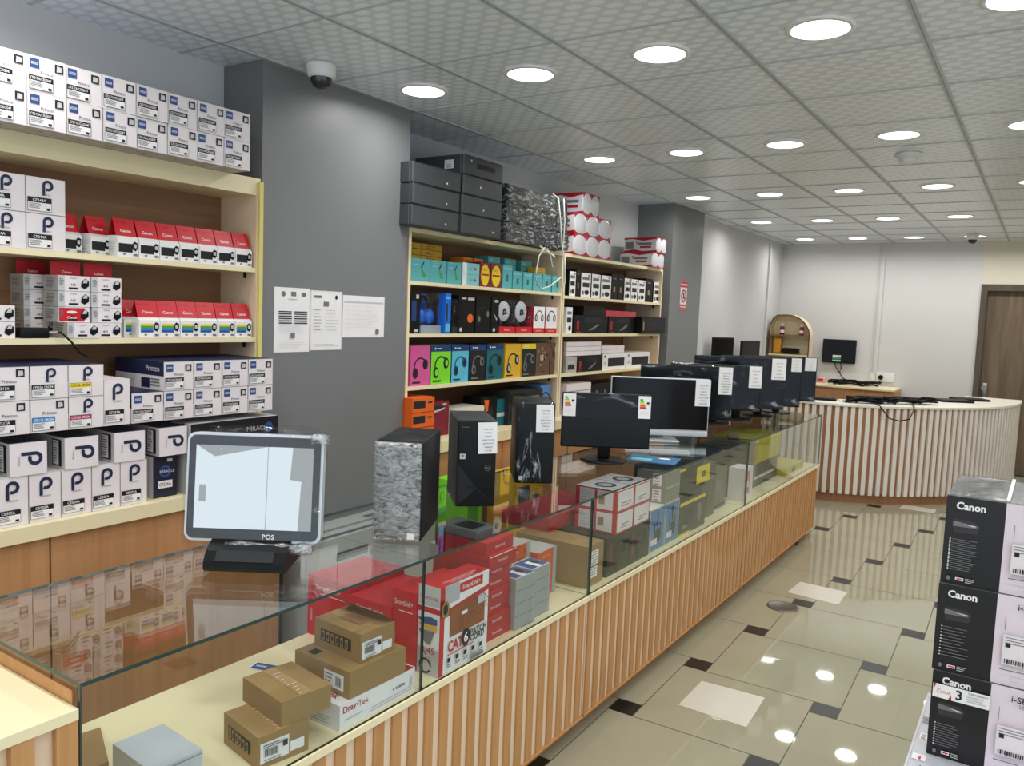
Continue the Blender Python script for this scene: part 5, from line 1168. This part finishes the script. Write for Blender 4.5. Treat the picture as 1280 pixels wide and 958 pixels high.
# flat monitors and all-in-ones
def screen_set(name, cat, label, p0, p1, z0, z1, stand='bar', chin=0, chinm=None, film=True, sheet=None, thick=.03, energy=False):
    """p0, p1: lower ends of the panel on the counter, seen edge to edge"""
    p0, p1 = Vector(p0), Vector(p1); v = p1-p0; w = v.length; rz = math.atan2(-v.x, v.y)
    c = (p0+p1)/2; h = z1-z0; b = z0-ZP
    r = thing(name, label, cat, (c.x, c.y, ZP), rz)
    mb = MB(); mb.bbox(-thick, 0, -w/2, w/2, b, b+h, chinm or SOFTB, .005); mb.build('housing', r)
    mb = MB(); mb.box(.0004, .0016, -w/2+.006, w/2-.006, b+chin+.008, b+h-.006, mat('off_screen_glass', rgb(16, 18, 21), .12, 0, .3, var=0)); mb.build('screen', r)
    if chin:
        mb = MB(); mb.bbox(.0003, .003, -w/2+.002, w/2-.002, b+.002, b+chin, chinm or SOFTB, .0012); f = Face(mb, (.003, 0, b), (0, 1, 0), (0, 0, 1), w, chin); f.ell(-w*.18, chin*.5, .004, .006, DARKC); mb.build('chin', r)
    if stand == 'bar':
        mb = MB(); mb.bbox(-thick-.03, -thick+.0, -.03, .03, .012, b+h*.5, SOFTB, .006); mb.build('stand_neck', r)
        mb = MB(); mb.lathe((-.03, 0, 0), [(.0, .0005), (.115, .0005), (.115, .006), (.1, .011), (.0, .012)], SOFTB, 8); mb.build('stand_base', r)
    else:
        mb = MB(); mb.prism([(-thick, b+h*.45), (-thick-.012, b+h*.45), (-.1, .012), (-.085, .012)], -.05, .05, chinm or SOFTB, axis=1); mb.build('stand_neck', r)
        mb = MB(); mb.bbox(-.12, .06, -w*.2, w*.2, .0005, .012, chinm or SOFTB, .004); mb.build('stand_base', r)
    if film:
        mb = MB(); mb.crumple(-thick-.004, .006, -w/2-.003, w/2+.003, b+(h*.52 if energy else -.003), b+h+.003, FILM, .001, 9, 14, seed=int(w*1000)); mb.build('plastic_wrap', r, label='clear plastic film')
    if sheet:
        sw, sh, k, n = sheet; info_sheet(r, sw, sh, LINES2[:n], (.011, w/2-sw/2-k, b+h-sh-.003))
    if energy:
        for sg in (-1, 1):
            m = MB(); m.box(0, .0006, -.03, .03, 0, .108, WHITE); f = Face(m, (.0006, -.03, 0), (0, 1, 0), (0, 0, 1), .06, .108)
            for q, mm in enumerate((GREEN, LIME, YEL, ORANGE, RED)): f.poly([(.008, .086-.0095*q), (.02+.004*q, .086-.0095*q), (.024+.004*q, .09-.0095*q), (.02+.004*q, .094-.0095*q), (.008, .094-.0095*q)], mm)
            f.rect(.04, .07, .052, .08, BLACK); f.lines(.01, .03, .05, 2, .006, .001, LGREY)
            m.build('energy_label', r, (.0105, sg*(w/2-.034), b+h-.112), label='white energy label with coloured bars')
    return r
screen_set('computer_monitor', 'monitor', 'black monitor with two white energy labels on a round-based stand', (-1.90, 3.31), (-1.545, 3.545), 1.02, 1.282, 'bar', energy=True)
screen_set('all_in_one_computer', 'computer', 'silver-chinned all-in-one computer behind the energy-label monitor', (-2.035, 4.09), (-1.565, 4.40), .985, 1.315, 'plate', .03, SILVER, False, (.085, .15, .0, 7))
screen_set('all_in_one_computer', 'computer', 'film-wrapped black all-in-one behind the silver-chinned one, sheet at its corner', (-2.088, 4.606), (-1.61, 4.91), 1.03, 1.365, 'plate', 0, None, True, (.085, .17, .0, 8))
screen_set('all_in_one_computer', 'computer', 'black all-in-one with a slightly tilted short sheet, third in the row', (-2.09, 5.09), (-1.575, 5.41), 1.05, 1.356, 'bar', 0, None, True, (.085, .145, .0, 5))
screen_set('all_in_one_computer', 'computer', 'tall dark all-in-one with sheet at the top corner, fourth in the row', (-2.068, 5.466), (-1.525, 5.81), 1.035, 1.40, 'bar', 0, DARKC, True, (.1, .15, .0, 5))
screen_set('all_in_one_computer', 'computer', 'dark all-in-one with a small sheet, fifth in the row', (-1.99, 5.81), (-1.49, 6.13), 1.03, 1.397, 'bar', 0, None, True, (.075, .1, .008, 4))
screen_set('all_in_one_computer', 'computer', 'last black all-in-one in the row, closest to the curved desk', (-1.95, 6.19), (-1.458, 6.46), 1.05, 1.392, 'bar', 0, None, True, (.085, .1, .01, 4))
# small things lying on the glass
mb = MB(); mb.bbox(-.035, .035, -.075, .075, 0, .009, SOFTB, .003); mb.face('top', .07, .15, .009).rect(.006, .006, .144, .064, DARKC); mb.build('mobile_phone', None, (-1.52, 4.72, ZP), R(20), 'black slim phone-like device lying on the counter glass', 'phone')
mb = MB(); mb.prism([(-.1, -.07), (.1, -.06), (.11, .06), (-.09, .07)], 0, .004, mat('clear_sleeve', rgb(176, 180, 178), .15, var=.1), axis=2); mb.build('plastic_sleeve', None, (-1.60, 3.93, ZP), R(30), 'pale plastic sleeve lying on the glass before the silver-chinned computer', 'sleeve')
mb = MB(); mb.prism([(-.12, -.09), (.12, -.09), (.12, .09), (-.12, .09)], 0, .003, mat('sky_magazine_print', rgb(70, 126, 170), .3), axis=2); f = Face(mb, (-.12, -.09, .003), (1, 0, 0), (0, 1, 0), .24, .18); f.rect(.02, .02, .12, .09, TEAL2); f.ell(.17, .12, .03, .02, WHITE); mb.build('leaflet', None, (-1.57, 3.66, ZP), R(12), 'blue printed leaflet on the counter glass behind the round-based stand', 'leaflet')
mb = MB(); mb.crumple(-.06, .06, -.09, .09, .008, .03, mat('tan_wrapping_paper', rgb(150, 104, 66), .5, var=.2), .006, 20, 6, seed=2); mb.build('paper_wad', None, (-1.83, 3.72, ZP), R(30), 'crumpled tan paper on the glass behind the energy-label monitor', 'paper')

# ------------------------------------------------------------------ printer cartons stacked on the floor
CB2 = mat('printer_carton_black', rgb(30, 28, 30), .3, var=0); CPK = mat('printer_carton_pink_white', rgb(228, 214, 222), .4)
PW, PD, PH = .42, .4, .2645
def printer(strip=False, purple=False):
    def fn(mb):
        d, w, h = PD, PW, PH
        mb.box(-d/2, d/2, -w/2, w/2, 0, h, CPK, top=mat('taped_grey_top', rgb(92, 98, 98), .15, 0, .7, var=.2), back=CB2)
        f = mb.face('front', d, w, h); b = .152
        f.rect(0, 0, b, h, CB2); f.text('Canon', b*.42, h*.9, .021, WHITE, b*.5, .035)
        g1 = mat('printer_photo_grey', rgb(120, 116, 118), .4, var=.4, scale=20); g2 = mat('printer_photo_dark', rgb(56, 52, 54), .4, var=.3, scale=30)
        oy = -.1*h if strip else 0
        f.poly([(b*.12, h*.7+oy), (b*.16, h*.745+oy), (b*.5, h*.735+oy), (b*.6, h*.69+oy), (b*.56, h*.6+oy), (b*.16, h*.59+oy)], g2); f.poly([(b*.14, h*.72+oy), (b*.56, h*.69+oy), (b*.54, h*.665+oy), (b*.14, h*.66+oy)], g1); f.poly([(b*.3, h*.7+oy), (b*.54, h*.69+oy), (b*.5, h*.675+oy)], LGREY)
        n = 16 if not purple and not strip else 10; y0 = h*(.52 if not strip else .40); pt = (h*.36 if not strip else h*.27)/n
        for k in range(n): f.rect(b*.1, y0-pt*k-.003, b*.125, y0-pt*k, WHITE); f.rect(b*.14, y0-pt*k-.0024, b*(.14+random.uniform(.3, .46)), y0-pt*k-.0004, MGREY)
        f.ell(b*.14, h*.07, .005, .007, MGREY, 10); f.rect(b*.26, h*.055, b*.4, h*.09, PINKW); f.rect(b*.28, h*.065, b*.38, h*.08, RED); f.lines(b*.43, h*.09, b*.58, 3, .005, .002, LGREY)
        if strip:
            f.rect(.004, h*.7, b, h*.86, WHITE); f.text('Canon', b*.22, h*.78, .012, RED, b*.24, .0); f.poly([(b*.04, h*.86), (b*.08, h*.86), (b*.05, h*.8)], RED); f.poly([(b*.3, h*.7), (b*.36, h*.7), (b*.35, h*.76)], RED)
            f.text('3', b*.48, h*.78, .028, DARKC, b*.16, .02); f.text('YEAR WARRANTY', b*.8, h*.83, .006, MGREY, b*.34); f.lines(b*.62, h*.8, b*.95, 3, .007, .003, LGREY)
        f.text('i-SENSYS', b+.1, h*.9, .018, BLACK, .12, .01); f.text('LBP6030', b+.1, h*.83, .011, MGREY, .08)
        f.rect(b+.024, h*.62, b+.0255, h*.78, MGREY); f.rect(b+.022, h*.24, b+.16, h*.58, PINKW); f.frame(b+.022, h*.24, b+.16, h*.58, .001, LGREY)
        f.lines(b+.028, h*.55, b+.14, 3, .008, .002, MGREY); f.rect(b+.03, h*.44, b+.042, h*.49, DARKC); f.bars(b+.03, h*.26, b+.15, h*.31, 22, BLACK); f.lines(b+.02, h*.2, b+.1, 1, .01, .003, MGREY); f.frame(b+.05, h*.08, b+.1, h*.13, .001, LGREY)
    return fn
pos = [(-.205, 2.672, 'printer carton with white warranty strip, bottom one of the black and pink stack', True, False), (-.213, 2.682, 'plain black and pink printer carton in the middle of the stack', False, True), (-.208, 2.694, 'topmost black and pink printer carton of the stack on the floor', False, False)]
for k, (x, y, lab, st, pu) in enumerate(pos):
    mb = MB(); printer(st, pu)(mb); o = mb.build('printer_carton', None, (x+PW/2, y+PD/2, .3625+.2653*k), R(-90+[.0, .8, -.4][k]), lab, 'carton')
    if k == 2:
        m = MB(); m.crumple(-.2, .2, -.208, .208, PH+.0015, PH+.006, film_mat('carton_film', .5, .7, (9, 9, 9), .5, base=.08), .0018, 16, 10, seed=8); m.build('plastic_film', o); m = MB(); m.box(-.2, .202, -.06, -.05, PH+.009, PH+.0095, STR); m.build('strap', o)
SCG = mat('silver_white_carton', rgb(196, 198, 204), .4)
mb = MB(); d, w, h = .66, .52, .3600; mb.box(-d/2, d/2, -w/2, w/2, 0, h, SCG); t = mb.face('top', d, w, h)
t.rect(.016, .28, .04, .33, WHITE); t.lines(.02, .32, .036, 4, .01, .004, MGREY); t.rect(.012, .14, .05, .18, WHITE); t.text('LBP', .06, .1, .02, BLACK, .06); t.rect(.03, .145, .036, .165, RED); t.lines(.01, .45, .04, 4, .014, .005, MGREY)
t.rect(.004, 0, .006, d, PINKW)
mb.build('printer_carton', None, (-.25+.26, 2.47+.33, .0015), R(-90), 'larger silver-white carton on the floor under the printer carton stack', 'carton')

# ------------------------------------------------------------------ aisle behind the counter
mb = MB(); mb.box(-.12, .12, -.4, .4, 0, .61, mat('grey_white_carton', rgb(190, 192, 190), .5)); f = mb.face('top', .24, .8, .61); f.rect(0, .1, .8, .13, MGREY); f.rect(.45, .15, .62, .19, SOFTB); f.rect(0, .02, .8, .05, SOFTB)
f = mb.face('front', .24, .8, .61); f.rect(.1, .5, .3, .54, SOFTB)
mb.build('display_carton', None, (-2.70, 2.82, .0015), 0, 'pale grey carton standing at the foot of the papered pillar', 'carton')
item('tool_bag_box', plain(.2, .16, .74, LIME, lambda f, w, h, mb, d: (f.rel(.2, .5, .8, .9, mat('lime_dark_print', rgb(90, 160, 40), .5, var=0)),)), 3.36, 3.52, .0015, 'lime green box standing in the aisle before the oak cabinet', 'box', x=-2.5, d=.2)
item('tool_bag_box', plain(.2, .3, .7, YELC, lambda f, w, h, mb, d: (f.rel(.1, .55, .5, .9, BLACK), f.rel(.6, .7, .9, .8, BLACK))), 3.86, 4.16, .0015, 'yellow and black box standing in the aisle before the oak cabinet', 'box', x=-2.5, d=.2)

# ------------------------------------------------------------------ far end: behind the curved desk
def ground_table(name, label, x0, x1, y0, y1, z, cat='table'):
    r = thing(name, label, cat, ((x0+x1)/2, (y0+y1)/2, 0)); w, d = (x1-x0)/2, (y1-y0)/2
    mb = MB(); mb.box(-w, w, -d, d, z-.02, z, CREAM); mb.build('table_top', r)
    for sx in (-1, 1):
        mb = MB(); mb.box(sx*w-.02 if sx > 0 else -w, sx*w if sx > 0 else -w+.02, -d+.02, d-.01, .002, z-.0205, OAK); mb.build('side_panel', r)
    mb = MB(); mb.box(-w+.021, w-.021, -d+.03, -d+.05, .3, z-.0205, OAK); mb.build('front_panel', r); return r
ground_table('work_table', 'oak fronted work table against the back wall under the wall monitor', -2.42, -1.44, 10.25, 10.84, .915)
r = thing('wall_monitor', 'black flat monitor with a small sticker mounted on the back wall', 'monitor', (-2.19, 10.86, 1.32))
mb = MB(); mb.bbox(-.2, .2, -.055, -.015, -.15, .15, SOFTB, .006); mb.build('housing', r)
mb = MB(); mb.box(-.188, .188, -.0565, -.0555, -.135, .14, mat('wall_screen_glass', rgb(26, 30, 40), .2, 0, .5, var=0)); mb.build('screen', r)
mb = MB(); f = Face(mb, (-.07, -.0568, -.13), (1, 0, 0), (0, 0, 1), .1, .08); f.rect(0, .055, .1, .08, PINKW); f.rect(0, .03, .1, .05, GREEN); f.rect(0, 0, .1, .022, TEAL2); mb.build('sticker', r)
mb = MB(); mb.box(-.05, .05, -.0145, -.001, -.05, .05, SOFTB); mb.build('wall_bracket', r)
mb = MB(); mb.tube([(.03, -.03, -.15), (.035, -.02, -.22), (.02, -.02, -.27), (.06, -.04, -.33), (.12, -.06, -.36), (.2, -.08, -.385)], .006, SOFTB); mb.tube([(-.05, -.03, -.15), (-.03, -.02, -.2), (.02, -.02, -.27)], .005, SOFTB); mb.build('cable', r)
r = thing('socket_panel', 'white double power socket panel with a black plug on the back wall', 'power socket', (-1.67, 10.86, 1.025))
mb = MB(); mb.bbox(-.135, -.075, -.014, -.001, -.05, .05, WHITEP, .003); mb.bbox(-.07, .14, -.016, -.001, -.055, .06, WHITEP, .003); mb.build('faceplate', r)
mb = MB(); mb.cyl((-.01, -.05, 0), .028, .033, SOFTB, 16, axis=1); mb.tube([(-.01, -.05, 0), (-.01, -.06, -.04), (-.03, -.06, -.09), (-.06, -.08, -.105)], .005, SOFTB); mb.build('plug', r)
# arched corner shelf
r = thing('arched_shelf', 'cream corner shelf with an arched top and dark edging', 'shelf', (-2.70, 10.3, 0))
W2, HZ = .25, 1.76
arch = [(-W2, .002), (W2, .002), (W2, 1.52)]+[(W2-.5*(k/10)**1.6*1.0+0, 1.52+.24*math.sin(PI/2*min(1, (k/7)))) for k in range(1, 8)]+[(-W2+.09, 1.755), (-W2+.04, 1.72), (-W2, 1.62)]
mb = MB(); mb.prism(arch, .20, .22, CREAM, axis=1); mb.build('back_panel', r)
n = len(arch)
for part, ya, yb_, m in (('edging', .04, .052, CAMO1), ('side_panel', .0525, .199, PANELP)):
    mb = MB()
    for i in range(2, n-1):
        a, b = Vector(arch[i]), Vector(arch[i+1]); t = (b-a).normalized(); o = Vector((-t.y, t.x))*.012
        q = [(a.x, a.y), (b.x, b.y), (b.x+o.x, b.y+o.y), (a.x+o.x, a.y+o.y)]; mb.prism(q, ya, yb_, m, axis=1)
    for x0, x1, zt in ((W2-.012, W2, 1.52), (-W2, -W2+.012, 1.62)): mb.box(x0, x1, ya, yb_, .002, zt, m)
    mb.build(part, r)
for z in (.9, 1.26, 1.505):
    mb = MB(); mb.box(-W2+.013, W2-.013, -.0, .199, z-.016, z, BROWNW if z > 1.3 else CREAM); mb.build('shelf', r)
def bottle(x, z, lab, c):
    r = thing('squeeze_bottle', lab, 'bottle', (x, 10.38, z+.0005))
    mb = MB(); mb.lathe((0, 0, 0), [(0, 0), (.028, 0), (.03, .02), (.026, .06), (.03, .08), (.02, .105), (0, .107)], c, 16); mb.build('body', r)
    mb = MB(); mb.lathe((0, 0, .107), [(.018, 0), (.016, .03), (.006, .04), (0, .041)], WHITE, 14); mb.build('cap', r)
    mb = MB(); mb.lathe((0, 0, .025), [(.0306, 0), (.0282, .02), (.0275, .035)], PINKW, 16); mb.build('paper_label', r)
bottle(-2.80, 1.505, 'plum and white bottle on the arched shelf, above the yellow pouch', mat('plum_plastic', rgb(110, 40, 56), .35)); bottle(-2.56, 1.505, 'dark pink bottle with white cap on the arched shelf, toward the wall monitor', mat('rose_plastic', rgb(150, 50, 66), .35))
mb = MB(); mb.crumple(-.04, .045, -.03, .03, .01, .2, mat('yellow_pouch_film', rgb(224, 160, 50), .35, var=.2), .006, 20, 6, seed=1); mb.build('pouch', None, (-2.85, 10.40, 1.2605), 0, 'yellow pouch standing on the lower board of the arched shelf', 'pouch')
mb = MB(); mb.crumple(-.09, .09, -.045, .045, .02, .07, SOFTB, .012, 24, 8, seed=2); mb.build('cable_bundle', None, (-2.68, 10.40, 1.2605), 0, 'dark coil of cable lying on the lower board of the arched shelf', 'cable')
# side table with two screens
ground_table('side_table', 'low oak side table by the shelving-side wall behind the computers', -2.96, -2.5, 8.05, 9.9, .915)
def side_screen(label, px, py, X, hh):
    p = onX(px, py, X); r = thing('office_monitor', label, 'monitor', (p.x, p.y, .9155), R(-12))
    mb = MB(); mb.bbox(-.03, 0, -.2, .2, .3, .3+hh, SOFTB, .005); mb.build('housing', r); mb = MB(); mb.box(.0004, .001, -.19, .19, .312, .29+hh, mat('off_screen_glass', (0, 0, 0), .2)); mb.build('screen', r)
    mb = MB(); mb.bbox(-.06, -.031, -.03, .03, .012, .4, SOFTB, .004); mb.build('stand_neck', r); mb = MB(); mb.bbox(-.12, .08, -.11, .11, .0005, .012, SOFTB, .003); mb.build('stand_base', r)
side_screen('black office monitor by the wall, closer to the pillar with the warning sign', 905, 433, -2.83, .26)
side_screen('black office monitor by the wall, beside the arched shelf', 939, 436, -2.80, .22)
# clutter on the table and on the desk
def cable_heap(label, pts, n, rad, seed, loc, kind='cable'):
    random.seed(seed); mb = MB()
    for k in range(n):
        q = [Vector((x+random.uniform(-rad, rad), y+random.uniform(-rad, rad), max(.006, z+random.uniform(-.015, .04)))) for x, y, z in pts]
        c = []
        for i in range(len(q)-1):
            for s in range(5): t = s/5; c.append(q[i].lerp(q[i+1], t)+Vector((math.sin(t*9+k)*.02, math.cos(t*7+k*2)*.02, abs(math.sin(t*PI))*.012)))
        mb.tube(c, .0075, SOFTB, 6)
    return mb.build('cable_heap', None, loc, 0, label, kind)
cable_heap('tangle of black cables along the work table top', [(-.2, 0, .012), (-.1, .08, .02), (.15, 0, .02), (.35, .06, .015)], 9, .07, 3, (-2.0, 10.5, .9155))
dk = .9255
cable_heap('long tangle of black cables spread along the curved desk top', [(-.3, -.2, .012), (-.1, -.1, .02), (.0, .03, .02), (.2, .22, .02), (.36, .4, .02)], 24, .06, 4, (-1.2, 8.28, dk))
mb = MB(); pts = [(-1.28, 8.05, dk+.012), (-1.235, 7.985, dk+.006), (-1.20, 7.965, .90), (-1.14, 7.985, .82), (-1.06, 8.03, .80), (-.985, 8.07, .82), (-.96, 8.12, .90), (-.965, 8.17, dk+.006), (-.99, 8.24, dk+.012)]
mb.tube(smooth_curve3(pts), .006, SOFTB, 6) if 'smooth_curve3' in globals() else mb.tube(pts, .006, SOFTB, 6); mb.build('hanging_cable', None, label='black cable loop hanging down over the curved desk front', cat='cable')
for k, (x, y, a, lab) in enumerate([(-1.85, 8.08, 12, 'black keyboard lying at the counter end of the curved desk'), (-1.25, 8.72, 45, 'black keyboard lying behind the cable tangle on the desk')]):
    r = thing('keyboard', lab, 'keyboard', (x, y, dk), R(a)); mb = MB(); mb.bbox(-.22, .22, -.07, .07, .0005, .02, SOFTB, .004); mb.build('case', r)
    mb = MB(); [mb.box(-.21+.03*i, -.186+.03*i, -.06+.03*j, -.036+.03*j, .0205, .024, DARKC) for i in range(14) for j in range(4)]; mb.build('keys', r)
for k in range(2):
    r = thing('notebook_computer', f'closed thin dark notebook on the clear part of the desk, {["nearer the cables", "nearer the door"][k]}', 'laptop', (-.74+.12*k, 9.2+.36*k, dk), R(30)); mb = MB(); mb.bbox(-.16, .16, -.11, .11, .0005, .012, SOFTB, .004); mb.build('base', r); mb = MB(); mb.bbox(-.16, .16, -.11, .11, .0125, .02, DARKC, .003); mb.build('lid', r)
mb = MB(); mb.bbox(-.05, .05, -.05, .05, .0, .07, mat('white_pink_pot', rgb(222, 180, 180), .4), .012); mb.face('near', .1, .1, .07).rect(.02, .02, .08, .05, RED); mb.build('tissue_box', None, (-2.35, 10.7, .9155), 0, 'small pink and white box on the work table beside the cables', 'box')
